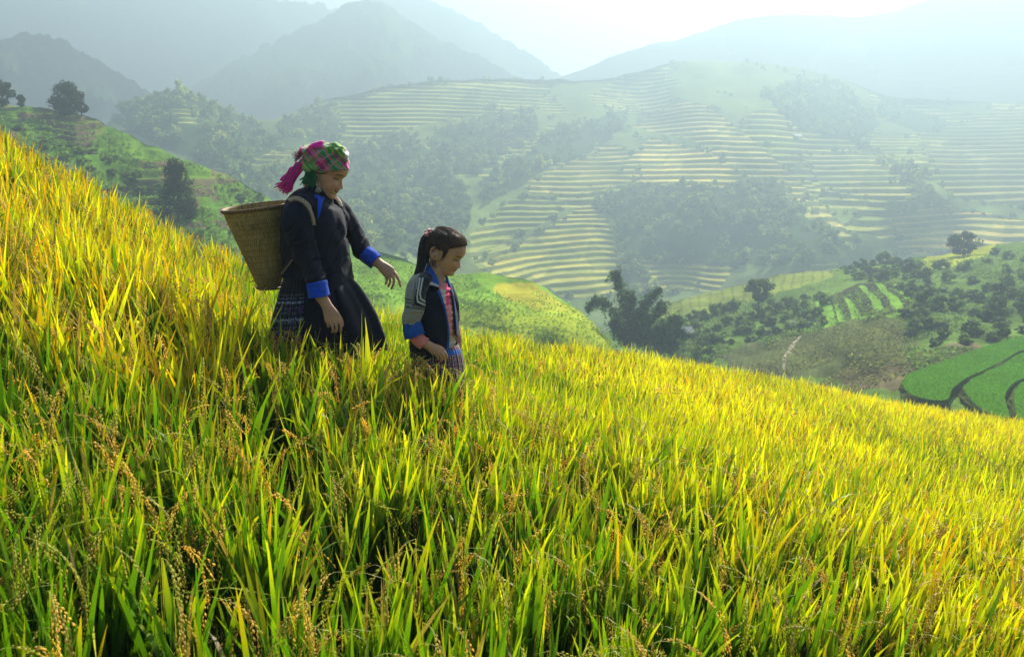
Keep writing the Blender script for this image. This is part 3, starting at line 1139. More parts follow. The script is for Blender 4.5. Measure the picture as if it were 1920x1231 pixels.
def blades(acc, x, y, per, nseg, wmul=1.0, hmul=1.0):
    """upright leaves: each springs from the stem part-way up and ends in a straight point"""
    n = len(x) * per
    X = np.repeat(x, per) + RNG.normal(0, .036, n)
    Y = np.repeat(y, per) + RNG.normal(0, .036, n)
    big = np.repeat(RNG.normal(0, .025, len(x)), per)
    up_ = RNG.uniform(.08, .30, n)
    Z = canopy(X, Y) - RICE_H + up_
    top_ = RICE_H + big + RNG.normal(-.02, .055, n) - np.where(RNG.random(n) < .5, RNG.uniform(.02, .18, n), 0) + np.where(RNG.random(n) < .12, RNG.uniform(.03, .10, n), 0)
    Lh = np.clip(top_ - up_, .16, .55) * hmul
    wx = X / Y
    # how ripe and how leaning the field is from place to place
    ripe = .5 + .35 * fbm(v3(X / 2.2, Y / 2.2), 3, 5) + .022 * (Y - 4) + .10 * np.clip(X, -2, 3)
    ripe = ripe + np.where((wx < -.28) & (Y > 3.4), .45, 0)
    ripe = ripe - .22 * np.clip((3.2 - Y) / 1.2, 0, 1) - .12 * np.clip(-X, 0, 1) * (Y < 4)  # near and left rice greener, which also stands in for vignette darkening
    ripe = np.clip(ripe + RNG.normal(0, .22, n), 0, 1.25)
    lean_x = .03 + .13 * np.clip(wx * 2, -.6, 1) + RNG.normal(0, .19, n)
    lean_y = RNG.normal(-.02, .19, n)
    curv = np.abs(RNG.normal(0, .05, n)) + np.where(RNG.random(n) < .10, RNG.uniform(.15, .5, n), 0)
    face = RNG.uniform(0, math.pi, n)
    wd = RNG.uniform(.0056, .0106, n) * wmul
    s = np.linspace(0, 1, nseg + 1)
    hl = np.sqrt(lean_x ** 2 + lean_y ** 2) + 1e-6
    hx, hy = lean_x / hl, lean_y / hl
    off = Lh[:, None] * (hl[:, None] * s + curv[:, None] * s ** 2.4)
    ver = Lh[:, None] * (s * np.sqrt(np.maximum(1 - hl ** 2, .3))[:, None] - (curv[:, None] * 1.1) * s ** 3.2 * .8)
    C = np.stack([X[:, None] + hx[:, None] * off, Y[:, None] + hy[:, None] * off, Z[:, None] + ver], -1)
    prof = np.interp(s, [0, .12, .35, .55, .8, 1], [.25, .6, .95, 1.0, .58, .02])
    tw = face[:, None] + .5 * s * np.sign(RNG.normal(0, 1, n))[:, None]
    wv = np.stack([np.cos(tw), np.sin(tw), 0 * tw], -1) * (wd[:, None] * prof)[..., None]
    V = np.stack([C - wv, C + wv], 2)            # n, nseg+1, 2, 3
    m = (nseg + 1) * 2
    base = (np.arange(n) * m)[:, None]
    k = np.arange(nseg) * 2
    Q = np.stack([base + k, base + k + 1, base + k + 3, base + k + 2], -1).reshape(-1, 4)
    # colour: green foot, painted darker as shade in the gaps, ripe yellow tip
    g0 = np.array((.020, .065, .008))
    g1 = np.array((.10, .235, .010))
    y1 = np.array((.82, .76, .015))
    o1 = np.array((.78, .44, .012))
    r = ripe[:, None] - .62 + 1.35 * (s[None] - .5) + RNG.normal(0, .1, (n, 1))
    r = np.clip(r, 0, 1)[..., None]
    gold = (RNG.random(n) < .08 + .08 * np.clip(ripe - .5, 0, 1) + np.where((wx < -.25) & (Y > 3.0), .32, 0) + np.where((wx > .25) & (Y < 5), .08, 0))[:, None, None]
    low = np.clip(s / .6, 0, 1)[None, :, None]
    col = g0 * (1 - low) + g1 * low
    top = np.where(gold, o1, y1)
    col = col * (1 - r) + top * r
    col = col * RNG.uniform(.75, 1.2, (n, 1, 1))
    dead = (RNG.random(n) < .035)[:, None, None]
    col = np.where(dead, np.array((.26, .19, .09)), col)
    col = np.repeat(col[:, :, None, :], 2, 2)
    acc.add(V.reshape(-1, 3), Q, col=col.reshape(-1, 3))


OCT_V = np.array([(0, 0, 0), (.5, 0, .5), (0, .5, .5), (-.5, 0, .5), (0, -.5, .5), (0, 0, 1)], float)
OCT_T = np.array([(0, 2, 1), (0, 3, 2), (0, 4, 3), (0, 1, 4), (5, 1, 2), (5, 2, 3), (5, 3, 4), (5, 4, 1)])


def panicles(acc, stems, x, y, per, nbr, npg, gl=.0115, gw=.0022):
    """drooping ears of rice: side twigs hang from an arching stalk, every grain a spindle along its twig"""
    n = len(x) * per
    X = np.repeat(x, per) + RNG.normal(0, .04, n)
    Y = np.repeat(y, per) + RNG.normal(0, .04, n)
    Zt = canopy(X, Y) - RNG.uniform(.0, .13, n)
    az = RNG.uniform(0, 2 * math.pi, n)
    ln = RNG.uniform(.14, .22, n)
    droop = RNG.uniform(.9, 1.7, n)

    def arc(s):
        a = s * (1.1 + droop[:, None]) - .35
        hor = ln[:, None] * (np.sin(np.clip(a, -1, 2.2)) * .5 + .17) * 1.3
        ver = ln[:, None] * (np.cos(a) - .94) * .75
        return np.stack([X[:, None] + np.cos(az)[:, None] * hor, Y[:, None] + np.sin(az)[:, None] * hor, Zt[:, None] + ver], -1)
    sb = np.linspace(.22, .98, nbr)[None] + RNG.normal(0, .03, (n, nbr))
    B0 = arc(sb)
    Tg = arc(sb + .05) - B0
    Tg /= np.linalg.norm(Tg, axis=-1, keepdims=True) + 1e-9
    dv = Tg + RNG.normal(0, .33, Tg.shape)
    dv[..., 2] -= .25 + .3 * sb
    dv /= np.linalg.norm(dv, axis=-1, keepdims=True)
    ulen = RNG.uniform(.8, 1.25, (n, nbr, 1, 1)) * gl * .52
    k = np.arange(npg)[None, None, :, None]
    P = B0[:, :, None] + dv[:, :, None] * (k * ulen)
    P[..., 2] -= (k[..., 0] * ulen[..., 0]) ** 2 * 3.5
    side = np.cross(dv, RNG.normal(0, 1, dv.shape))
    side /= np.linalg.norm(side, axis=-1, keepdims=True) + 1e-9
    alt = np.where(np.arange(npg) % 2 == 0, 1., -1.)[None, None, :, None]
    P = P + side[:, :, None] * alt * gw * .8
    D = np.broadcast_to(dv[:, :, None], P.shape) + side[:, :, None] * alt * .32
    D = D - np.array((0, 0, 1.)) * (k * .05)
    P, D = P.reshape(-1, 3), D.reshape(-1, 3)
    D = D / np.linalg.norm(D, axis=-1, keepdims=True)
    A = np.cross(D, np.array([.3, .5, .8]))
    A /= np.linalg.norm(A, axis=-1, keepdims=True) + 1e-9
    Bq = np.cross(D, A)
    m = len(P)
    sz = RNG.uniform(.8, 1.2, m)[:, None, None]
    V = P[:, None, :] + sz * (A[:, None, :] * OCT_V[:, 0, None] * gw * 2 + Bq[:, None, :] * OCT_V[:, 1, None] * gw * 2 + D[:, None, :] * OCT_V[:, 2, None] * gl)
    T = (np.arange(m) * 6)[:, None, None] + OCT_T
    c = np.array((.76, .60, .17)) * RNG.uniform(.65, 1.2, (n, 1, 1))
    c = np.where(RNG.random((n, 1, 1)) < .35, np.array((.56, .56, .11)), c) * RNG.uniform(.8, 1.2, (n, nbr * npg, 1))
    acc.add(V.reshape(-1, 3), T=T.reshape(-1, 3), col=np.repeat(c.reshape(-1, 3), 6, 0))
    ss = np.linspace(0, 1, 7)[None] * np.ones((n, 1))
    Pc = arc(ss)
    foot = Pc[:, :1].copy()
    foot[..., 2] -= .3
    Pc = np.concatenate([foot, Pc], 1)
    wv = np.stack([np.sin(az), -np.cos(az), 0 * az], -1)[:, None] * .0011
    V = np.stack([Pc - wv, Pc + wv], 2)
    q = np.arange(7) * 2
    b = (np.arange(n) * 16)[:, None]
    Q = np.stack([b + q, b + q + 1, b + q + 3, b + q + 2], -1).reshape(-1, 4)
    stems.add(V.reshape(-1, 3), Q, col=np.array((.30, .31, .06)))


def culms(acc, x, y, per):
    n = len(x) * per
    X = np.repeat(x, per) + RNG.normal(0, .03, n)
    Y = np.repeat(y, per) + RNG.normal(0, .03, n)
    Z = canopy(X, Y) - RICE_H
    P = np.stack([X, Y, Z], -1)
    T_ = P + np.stack([RNG.normal(.01, .04, n), RNG.normal(0, .04, n), RNG.uniform(.25, .42, n)], -1)
    a = RNG.uniform(0, math.pi, n)
    wv = np.stack([np.cos(a), np.sin(a), 0 * a], -1) * .0024
    V = np.stack([P - wv, P + wv, T_ + wv * .7, T_ - wv * .7], 1)
    acc.add(V.reshape(-1, 3), np.arange(n * 4).reshape(n, 4), col=np.repeat(np.array((.045, .10, .015)) * RNG.uniform(.6, 1.5, (n, 1)), 4, 0))


leaf_a, grain_a = Acc(), Acc()
x, y = scatter(1.3, 4.4, 42, .70)
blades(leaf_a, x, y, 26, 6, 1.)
culms(leaf_a, x, y, 12)
panicles(grain_a, leaf_a, x, y, 2, 9, 11)
x, y = scatter(4.4, 9, 34)
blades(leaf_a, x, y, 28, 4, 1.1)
culms(leaf_a, x, y, 8)
panicles(grain_a, leaf_a, x, y, 1, 7, 6, .016, .0036)
x, y = scatter(9, 26, 20)
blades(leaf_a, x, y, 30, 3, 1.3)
panicles(grain_a, leaf_a, x, y, 1, 5, 2, .035, .008)
# thick plants right in front of the two walkers
for (xa, xb, ya, yb, m_) in ((-.50, -.22, 4.02, 4.20, 26), (-1.12, -.60, 4.26, 4.44, 34)):
    x, y = RNG.uniform(xa, xb, m_), RNG.uniform(ya, yb, m_)
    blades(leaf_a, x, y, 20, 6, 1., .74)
    panicles(grain_a, leaf_a, x, y, 1, 9, 11)
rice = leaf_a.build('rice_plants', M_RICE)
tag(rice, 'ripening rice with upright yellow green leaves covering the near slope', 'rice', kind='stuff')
ears = grain_a.build('rice_ears', M_GRAIN)
tag(ears, 'drooping tan ears of grain among the rice leaves', 'rice', kind='stuff')
# ------------------------------------------------------------------ figure tools
from mathutils.bvhtree import BVHTree


def loft(Y0, rows, n=36, k=60, sup=2.0, cap=True, ang=None):
    """a limb, sleeve or skirt: rows of (px, py, depth offset, half width in px, half depth in m)"""
    R = np.array(rows, float)
    R = bez(R, k)
    C = at(R[:, 0], R[:, 1], Y0 + R[:, 2])
    T = np.gradient(C, axis=0)
    T /= np.linalg.norm(T, axis=1, keepdims=True)
    N = np.cross(np.array([0., 1, 0]), T)
    N /= np.linalg.norm(N, axis=1, keepdims=True)
    B = np.cross(T, N)
    if ang is None:
        a = np.linspace(0, 2 * math.pi, n, endpoint=False)
    else:
        a = np.linspace(ang[0], ang[1], n)
    ca = np.sign(np.cos(a)) * np.abs(np.cos(a)) ** (2 / sup)
    sa = np.sign(np.sin(a)) * np.abs(np.sin(a)) ** (2 / sup)
    ra = R[:, 3] * Y0 / FPX
    V = C[:, None] + N[:, None] * (ra[:, None] * ca)[..., None] + B[:, None] * (R[:, 4][:, None] * sa)[..., None]
    Q = grid_faces(n, k, ang is None)
    V = V.reshape(-1, 3)
    T3 = np.zeros((0, 3), int)
    if cap:
        c0, c1 = len(V), len(V) + 1
        V = np.concatenate([V, C[:1], C[-1:]])
        i = np.arange(n)
        j = (i + 1) % n
        T3 = np.concatenate([np.stack([0 * i + c0, j, i], -1), np.stack([0 * i + c1, (k - 1) * n + i, (k - 1) * n + j], -1)])
    return V, Q, T3


def fuse(pieces, voxel=.004, smooth=6, fac=.5):
    """joins overlapping closed pieces into one continuous skin; returns verts, quads"""
    a = Acc()
    for p in pieces:
        a.add(*p)
    V, F, C = a.arrays()
    o = bpy.data.objects.new('shell', mesh_data('shell', V, F))
    COL.objects.link(o)
    m = o.modifiers.new('r', 'REMESH')
    m.mode = 'VOXEL'
    m.voxel_size = voxel
    if smooth:
        s = o.modifiers.new('s', 'SMOOTH')
        s.factor = fac
        s.iterations = smooth
    me = bpy.data.meshes.new_from_object(o.evaluated_get(bpy.context.evaluated_depsgraph_get()))
    V = np.empty(len(me.vertices) * 3, np.float32)
    me.vertices.foreach_get('co', V)
    nl = np.empty(len(me.polygons), np.int32)
    me.polygons.foreach_get('loop_total', nl)
    li = np.empty(len(me.loops), np.int32)
    me.loops.foreach_get('vertex_index', li)
    bpy.data.objects.remove(o)
    st = np.concatenate([[0], np.cumsum(nl)[:-1]])
    q = st[nl == 4]
    F = [li[q[:, None] + np.arange(4)]]
    t3 = st[nl == 3]
    if len(t3):
        F.append(li[t3[:, None] + np.arange(3)])
    bpy.data.meshes.remove(me)
    return V.reshape(-1, 3).astype(float), F


def normals(V, F):
    N = np.zeros_like(V)
    for f in F:
        if not len(f):
            continue
        n = np.cross(V[f[:, 2]] - V[f[:, 0]], V[f[:, -1]] - V[f[:, 1]])
        for k in range(f.shape[1]):
            np.add.at(N, f[:, k], n)
    return N / (np.linalg.norm(N, axis=1, keepdims=True) + 1e-12)


def bvh(V, F):
    return BVHTree.FromPolygons([tuple(v) for v in V], [tuple(int(i) for i in r) for f in F for r in f])


def on(tree, px, py, lift=.003, Y0=4.6):
    """the point on a garment that a point of the photograph shows, lifted a little off the cloth"""
    d = Vector(at(px, py, 1.0)).normalized()
    h = tree.ray_cast(Vector((0, 0, 0)), d)
    if h[0] is None:
        return at(px, py, Y0)
    n = h[1] if h[1].dot(d) < 0 else -h[1]
    return np.array(h[0] + n * lift)


def band(tree, pts, half, lift=.003, k=30, across=5, Y0=4.6, thick=.0025):
    """a strip of cloth lying on a garment along points of the photograph; half = half width in px"""
    P = bez(np.array([(p[0], p[1]) for p in pts], float), k)
    hw = np.interp(np.linspace(0, 1, k), np.linspace(0, 1, len(pts)), [half] * len(pts) if np.isscalar(half) else half)
    T = np.gradient(P, axis=0)
    T /= np.linalg.norm(T, axis=1, keepdims=True)
    N = np.stack([-T[:, 1], T[:, 0]], -1)
    V = []
    for lf in (lift + thick, lift - .004):
        for i in range(k):
            for j in range(across):
                q = P[i] + N[i] * hw[i] * (2 * j / (across - 1) - 1)
                V.append(on(tree, q[0], q[1], lf, Y0))
    V = np.array(V)
    m = k * across
    F = grid_faces(across, k)
    # even out hits that fall off the cloth
    Qs = [F, F[:, ::-1] + m]
    rim = [i * across for i in range(k)], [i * across + across - 1 for i in range(k)]
    for r in rim:
        r = np.array(r)
        Qs.append(np.stack([r[:-1], r[1:], r[1:] + m, r[:-1] + m], -1))
    for r in (np.arange(across), np.arange(across) + (k - 1) * across):
        Qs.append(np.stack([r[:-1], r[1:], r[1:] + m, r[:-1] + m], -1))
    return V, np.concatenate(Qs)


def wrinkle(V, F, amp, freq, seed=0, stretch=(1, 1, 1), ridge=True):
    N = normals(V, F)
    n = fbm(V * np.array(stretch) * freq, 3, seed)
    if ridge:
        n = .5 - np.abs(n) * 1.4
    return V + N * (amp * n)[:, None]


# a head by slices: height above the eye line, face front, back, half width
HEAD = np.array([(-.114, .052, .00, .016), (-.110, .068, -.004, .026), (-.102, .079, -.012, .034), (-.092, .0805, -.024, .042), (-.082, .0765, -.040, .048), (-.0745, .0785, -.052, .052), (-.069, .0835, -.058, .054),
                 (-.0635, .0800, -.064, .056), (-.058, .0855, -.070, .058), (-.050, .0830, -.077, .061), (-.040, .0825, -.084, .064), (-.025, .0810, -.091, .067), (-.010, .0785, -.096, .0695), (.0, .0775, -.099, .071),
                 (.012, .0825, -.101, .0725), (.025, .0875, -.102, .074), (.045, .0880, -.101, .074), (.065, .0810, -.094, .069), (.083, .0660, -.080, .058), (.097, .0420, -.056, .040), (.105, .0150, -.028, .018)])


def head_grid(nu=120, nv=150, zlow=1.0, nose=1.0, grow=0.0, smile=0.0):
    z0 = np.linspace(-.114, .105, nv)
    xf, xb, hw = (np.interp(z0, HEAD[:, 0], HEAD[:, i]) for i in (1, 2, 3))
    k = np.array([.25, .5, .25])
    for _ in range(2):
        xf, xb, hw = (np.convolve(np.pad(a, 1, 'edge'), k, 'valid') for a in (xf, xb, hw))
    th = np.linspace(0, 2 * math.pi, nu, endpoint=False)
    # more columns on the face
    c, s = np.cos(th), np.sin(th)
    e = 2 / 2.25
    cc, ss = np.sign(c) * np.abs(c) ** e, np.sign(s) * np.abs(s) ** e
    xc = .25 * xf + .75 * xb
    xm = np.minimum(xc + .05, .5 * (xf + xb) + .01)
    X = np.where(cc > 0, xm[:, None] + (xf - xm)[:, None] * cc, xm[:, None] + (xm - xb)[:, None] * cc)
    Yy = hw[:, None] * ss
    Z = np.broadcast_to(z0[:, None], X.shape).copy()
    face = np.clip(cc, 0, 1)[None] ** .5 * np.ones_like(X)

    def bump(y, z, sy, sz, h):
        return h * np.exp(-((np.abs(Yy) - y) / sy) ** 2 - ((Z - z) / sz) ** 2) * face
    nz = np.interp(z0, [-.052, -.048, -.043, -.038, -.030, -.018, -.006, .004], [0, .003, .013, .0185, .0165, .0105, .005, 0])
    nwid = np.interp(z0, [-.05, -.04, -.03, -.01, .005], [.0150, .0125, .0095, .0075, .0075])
    dx = nose * nz[:, None] * np.exp(-(Yy / nwid[:, None]) ** 2) * face
    dx += bump(.0135, -.043, .006, .006, .006) * nose          # nostril wings
    dx += bump(.033, -.001, .014, .010, -.0075)                # eye hollows
    dx += bump(.033, -.002, .011, .0065, .0052)                # lids
    dx += bump(.034, .014, .020, .006, .0025)                  # brow
    dx += bump(.043, -.034, .018, .016, .004 + .004 * smile)   # cheek
    dx += bump(.026, -.058, .006, .008, -.0025 - .002 * smile)
    X = X + dx
    Z = np.where(Z < 0, Z * zlow, Z)
    P = np.stack([X, Yy, Z], -1)
    if grow:
        P[..., 0] += grow * cc
        P[..., 1] += grow * ss
        P[..., 2] += grow * np.linspace(-.2, 1, nv)[:, None]
    return P


def closed(P):
    nv, nu = P.shape[:2]
    V = P.reshape(-1, 3)
    n = len(V)
    V = np.concatenate([V, P[:1].mean(1), P[-1:].mean(1)])
    i = np.arange(nu)
    j = (i + 1) % nu
    return V, grid_faces(nu, nv, True), np.concatenate([np.stack([0 * i + n, j, i], -1), np.stack([0 * i + n + 1, (nv - 1) * nu + i, (nv - 1) * nu + j], -1)])


def head_frame(nasion, Y0, pitch, yaw, scale, dy=0, roll=0):
    R = np.array((Matrix.Rotation(-yaw, 3, 'Z') @ Matrix.Rotation(pitch, 3, 'Y') @ Matrix.Rotation(roll, 3, 'X')))
    o = at(nasion[0], nasion[1], Y0 + dy) - R @ np.array([.0775, 0, 0]) * scale
    return R, o, scale


def put(P, fr):
    R, o, s = fr
    return np.asarray(P) * s @ R.T + o


def local(V, fr):
    R, o, s = fr
    return (V - o) @ R / s


def ear(fr, side, x=-.022, z=-.016, y=.071):
    a = np.linspace(0, 2 * math.pi, 20)
    # rim and bowl of the ear, leaning back and standing off the head
    r = np.stack([x - .004 + .0165 * np.cos(a) - .006 * np.sin(a), np.full(20, 0.) + y + .006 - .007 * np.cos(a), z + .029 * np.sin(a) + .002], -1)
    r[:, 0] += .004 * (np.sin(a) < -.4)
    bowl = bez([(x - .002, y - .006, z - .004), (x - .004, y + .005, z + .002)], 6)
    r[:, 1] *= side
    bowl[:, 1] *= side
    pcs = []
    for path, rad in ((r, .0048), (bowl, [.016, .017, .017, .016, .014, .010])):
        V, Q, T = tube(path, rad, 10)
        pcs.append((put(V, fr), Q, T))
    return pcs


def face_colours(V, fr, base, lips, zlow=1., brow=(.03, .02, .015), smile=0.):
    L_ = local(V, fr)
    x, y, z = L_[:, 0], np.abs(L_[:, 1]), L_[:, 2]
    z = np.where(z < 0, z / zlow, z)
    c = np.broadcast_to(np.array(base), (len(V), 3)).copy()
    n = fbm(V * 35, 3, 3)
    c *= (1 + .10 * n)[:, None]
    f = (np.abs(L_) < .125).all(1) & (x > .02)

    def mixin(w, col):
        w = np.clip(np.where(f, w, 0), 0, 1)[:, None]
        c[:] = c * (1 - w) + np.array(col) * w
    ck = np.exp(-((y - .042) / .02) ** 2 - ((z + .03) / .018) ** 2)
    mixin(.35 * ck, np.array(base) * np.array((1.35, .95, .85)))
    zc = -.0635 + smile * .006 * (y / .024) ** 2
    lw = (1 - smoothstep(.020, .026, y))
    mixin(.85 * lw * np.exp(-((z - zc) / .0065) ** 4), lips)
    mixin(.9 * (1 - smoothstep(.019, .026, y)) * np.exp(-((z - zc) / .0020) ** 2), np.array(lips) * .3)
    # eye slit with lashes, a darker lid crease, brow
    ez = -.004 - .0018 * ((y - .033) / .014) ** 2
    ew = 1 - smoothstep(.0135, .017, np.abs(y - .033))
    mixin(.95 * ew * np.exp(-((z - ez) / .0036) ** 2), (.012, .009, .008))
    mixin(.45 * ew * np.exp(-((z - ez - .008) / .0016) ** 2), np.array(base) * .45)
    bz = .0165 + .004 * np.sin((y - .012) * 75)
    bw = smoothstep(.008, .014, y) * (1 - smoothstep(.046, .056, y))
    mixin(.85 * bw * np.exp(-((z - bz) / .0042) ** 2), brow)
    mixin(.7 * np.exp(-((y - .009) / .004) ** 2 - ((z + .049) / .002) ** 2), np.array(base) * .25)
    return c


def smoothstep(a, b, x):
    t = np.clip((x - a) / (b - a), 0, 1)
    return t * t * (3 - 2 * t)


def finger(Y0, pts, r0=3.3, r1=2.4):
    p = np.array(pts, float)
    k = len(p)
    r = np.linspace(r0, r1, k)
    rows = [(a[0], a[1], a[2], b, b * Y0 / FPX) for a, b in zip(p, r)]
    # rounded tip
    d = p[-1] - p[-2]
    d = d / (np.linalg.norm(d[:2]) + 1e-6)
    e = p[-1] + d * r1 * .8
    rows.append((e[0], e[1], p[-1][2], r1 * .45, r1 * .45 * Y0 / FPX))
    return loft(Y0, rows, 12, 26)


def cloth(name, base, sheen=.3, rough=.9, weave=900, fade=.25, bumpy=.15):
    t = NT(name)
    n1 = t.noise(9, 5)
    n2 = t.noise(weave, 2)
    c = t.mix(1.0, base, t.ramp(n1, [(.3, (1 - fade,) * 3), (.7, (1 + fade,) * 3)]), 'MULTIPLY')
    c = t.mix(1.0, c, t.ramp(n2, [(.3, (.8,) * 3), (.7, (1.2,) * 3)]), 'MULTIPLY')
    p = t.principled(c, rough, .2, sheen=sheen)
    p.inputs['Sheen Roughness'].default_value = .5
    t.bump(p, n2, bumpy, .0006)
    return t.done(p)


def mat_skin(name):
    t = NT(name)
    c = t.attr().outputs['Color']
    n = t.noise(60, 4)
    c = t.mix(1.0, c, t.ramp(n, [(.3, (.92,) * 3), (.7, (1.08,) * 3)]), 'MULTIPLY')
    p = t.principled(c, .5, .4, sss=.12)
    t.bump(p, t.noise(700, 2), .08, .0005)
    return t.done(p)


M_SKIN = mat_skin('skin')
M_BLACK = cloth('indigo_cotton', (.007, .009, .018), .03)
M_BLUE = cloth('blue_cotton', (.006, .055, .40), .05)
M_DKBLUE = cloth('deep_blue_cotton', (.010, .06, .24), .05)
M_COL = mat_col('dyed_cloth', .9, .15, 300, .12, sheen=.2)
M_HAIR = mat_col('black_hair', .48, .25, 90, .25)
M_SILVER = NT('silver')
_p = M_SILVER.principled((.35, .34, .30), .4, .5)
_p.inputs['Metallic'].default_value = .9
M_SILVER = M_SILVER.done(_p)
# ------------------------------------------------------------------ the woman
Y0 = 4.6
PXM = Y0 / FPX
woman = empty('person', at(606, 880, Y0))
tag(woman, 'woman in an indigo jacket and bright plaid headscarf holding one hand out', 'person')


def own(o, parent):
    """keeps the world place of a part when it is given its parent"""
    o.parent = parent
    o.matrix_parent_inverse = Matrix.Translation(parent.location).inverted() if parent.type == 'EMPTY' else Matrix()
    return o


# --- body, one skin
FW = head_frame((640.5, 336), Y0, math.radians(26), math.radians(16), .97, dy=-.02)
pcs = []
V, Q, T = closed(head_grid(smile=1., nose=1.12))
pcs.append((put(V, FW), Q, T))
for s_ in (1, -1):
    pcs += ear(FW, s_, x=-.026, z=-.030)
pcs.append(loft(Y0, [(600, 330, 0, 20, .05), (592, 350, 0, 21, .052), (588, 372, 0, 25, .06), (586, 385, 0, 30, .08)]))
pcs.append(loft(Y0, [(587, 376, 0, 28, .08), (586, 400, 0, 42, .11), (590, 440, 0, 47, .115), (594, 500, 0, 50, .12), (596, 540, 0, 55, .14), (598, 570, 0, 50, .14)], sup=2.3))
near_arm = [(563, 394, -.11, 12, .03), (560, 430, -.155, 12, .032), (574, 480, -.172, 10.5, .028), (590, 524, -.198, 10.5, .027), (600, 551, -.203, 11.5, .026), (611, 570, -.205, 10, .021), (617, 582, -.205, 11, .018)]
pcs.append(loft(Y0, near_arm))
pcs.append(loft(Y0, [(612, 572, -.205, 9.5, .019), (618, 584, -.206, 12.5, .016), (623, 595, -.207, 15.5, .014), (625, 603, -.207, 14, .012), (626, 607, -.205, 9, .008)]))
for f in ([(634, 595, -.207), (639, 607, -.212), (639, 617, -.205), (637, 625, -.19)], [(628, 601, -.21), (631, 611, -.216), (631, 619, -.21), (629, 625, -.196)],
          [(620, 602, -.208), (623, 611, -.213), (624, 618, -.206), (623, 623, -.195)], [(613, 600, -.2), (615, 607, -.205), (616, 613, -.198)]):
    pcs.append(finger(Y0, f))
pcs.append(finger(Y0, [(625, 584, -.19), (635, 592, -.18), (641, 602, -.175), (642, 610, -.18)], 4.2, 2.8))
far_arm = [(630, 394, .11, 11, .03), (648, 418, .135, 11, .03), (666, 446, .13, 10.5, .028), (688, 474, .115, 12, .03), (704, 489, .11, 10.5, .025), (713, 496, .11, 9.5, .021), (721, 503, .108, 10.5, .018)]
pcs.append(loft(Y0, far_arm))
pcs.append(loft(Y0, [(712, 495, .11, 9, .019), (721, 503, .105, 11.5, .016), (729, 510, .10, 12.5, .014), (733, 515, .098, 10, .011)]))
for f in ([(736, 508, .10), (743, 515, .095), (748, 526, .09), (751, 537, .095)], [(732, 513, .095), (738, 521, .085), (738, 532, .083), (734, 541, .09)],
          [(727, 515, .10), (731, 523, .09), (731, 531, .09), (728, 537, .097)], [(723, 514, .11), (725, 521, .105), (725, 527, .107), (723, 532, .112)]):
    pcs.append(finger(Y0, f))
pcs.append(finger(Y0, [(722, 500, .125), (733, 505, .14), (742, 513, .145), (745, 522, .14)], 4.2, 2.8))
for dx, dy in ((-14, -.09), (22, .09)):
    pcs.append(loft(Y0, [(598 + dx, 555, dy, 30, .075), (600 + dx, 640, dy, 26, .065), (602 + dx, 720, dy, 20, .05), (600 + dx, 760, dy, 19, .05), (598 + dx, 840, dy, 12, .03), (600 + dx, 872, dy, 14, .035)]))
    pcs.append(loft(Y0, [(592 + dx, 868, dy, 13, .033), (606 + dx, 872, dy - .01, 12, .036), (626 + dx, 877, dy - .02, 7, .036), (634 + dx, 879, dy - .02, 4, .025)]))
V, F = fuse(pcs, .0027, 3)
skin = np.array((.50, .27, .15))
c = face_colours(V, FW, skin, (.24, .06, .045), smile=1.)
px_, py_ = to_px(V)
hand = (py_ > 480) & ((px_ > 695) | (px_ > 590) & (py_ > 545))
c[hand] *= np.array((.95, 1.0, 1.08))
body = own(mk('body', V, F, M_SKIN, col=c), woman)
bw = bvh(V, F)

# --- hair under the scarf
P = head_grid(grow=.005)
P[..., 0] -= .010 * np.clip(P[..., 0] / .08, 0, 1)
V, Q, T = closed(P)
cen = V[Q].mean(1)
line = np.interp(cen[:, 0], [-.10, -.045, -.02, .0, .02, .04], [-.06, -.05, -.020, -.012, -.002, .022])
Qh = Q[(cen[:, 2] > line) & (cen[:, 0] < .052) & (cen[:, 2] < .075)]
hair = own(mk('hair', put(V, FW), Qh, M_HAIR, col=np.array((.012, .010, .010))), woman)

# --- plaid headscarf
pcs = [loft(Y0, [(624, 322, -.015, 30.5, .084), (622.5, 313, -.015, 32.5, .091), (617, 300, -.012, 38, .098), (613, 288, -.01, 38.5, .094), (612, 279, -.01, 33, .080), (611, 271, -.01, 22, .05), (611, 267, -.01, 7, .02)], 64, 70),
       loft(Y0, [(612, 292, -.02, 24, .09), (590, 296, -.02, 19, .075), (577, 303, -.02, 15, .05), (570, 308, -.02, 9, .03)], 40, 40),
       loft(Y0, [(582, 288, -.02, 14, .04), (570, 283, -.03, 9, .026), (563, 284, -.03, 6, .02), (560, 285, -.03, 3, .01)], 24, 24),
       loft(Y0, [(604, 313, -.05, 7, .045), (592, 315, -.05, 8.5, .045), (581, 315, -.045, 11, .04), (573, 308, -.04, 9, .03)], 30, 30)]
# rolled twist of cloth over the crown
for k, (w_, dz) in enumerate(((6.5, 0), (5.5, 5), (5, 9))):
    pcs.append(loft(Y0, [(572 + k * 3, 287 - k * 2, -.05, w_ * .7, .02), (592, 278 - dz * .5, -.07 + .02 * k, w_, .022), (618, 275 - dz * .6 + 4, -.085 + .03 * k, w_, .022), (640, 286 - dz * .3, -.075 + .03 * k, w_, .022), (650, 301 - dz * .2, -.05 + .02 * k, w_ * .8, .02)], 20, 50))
# two crumpled bunches: pink at the back, green in front of the crown
for cx_, cy_, r_ in ((594, 270, 7), (602, 269.5, 6), (587, 273, 6), (626, 273, 8), (636, 276, 7), (617, 274, 7)):
    pcs.append(loft(Y0, [(cx_ - r_ * .7, cy_ + 2, -.05, r_ * .5, .015), (cx_, cy_, -.06, r_ * .85, .03), (cx_ + r_ * .7, cy_ + 2, -.05, r_ * .5, .015)], 16, 14))
V, F = fuse(pcs, .003, 3)
N = normals(V, F)
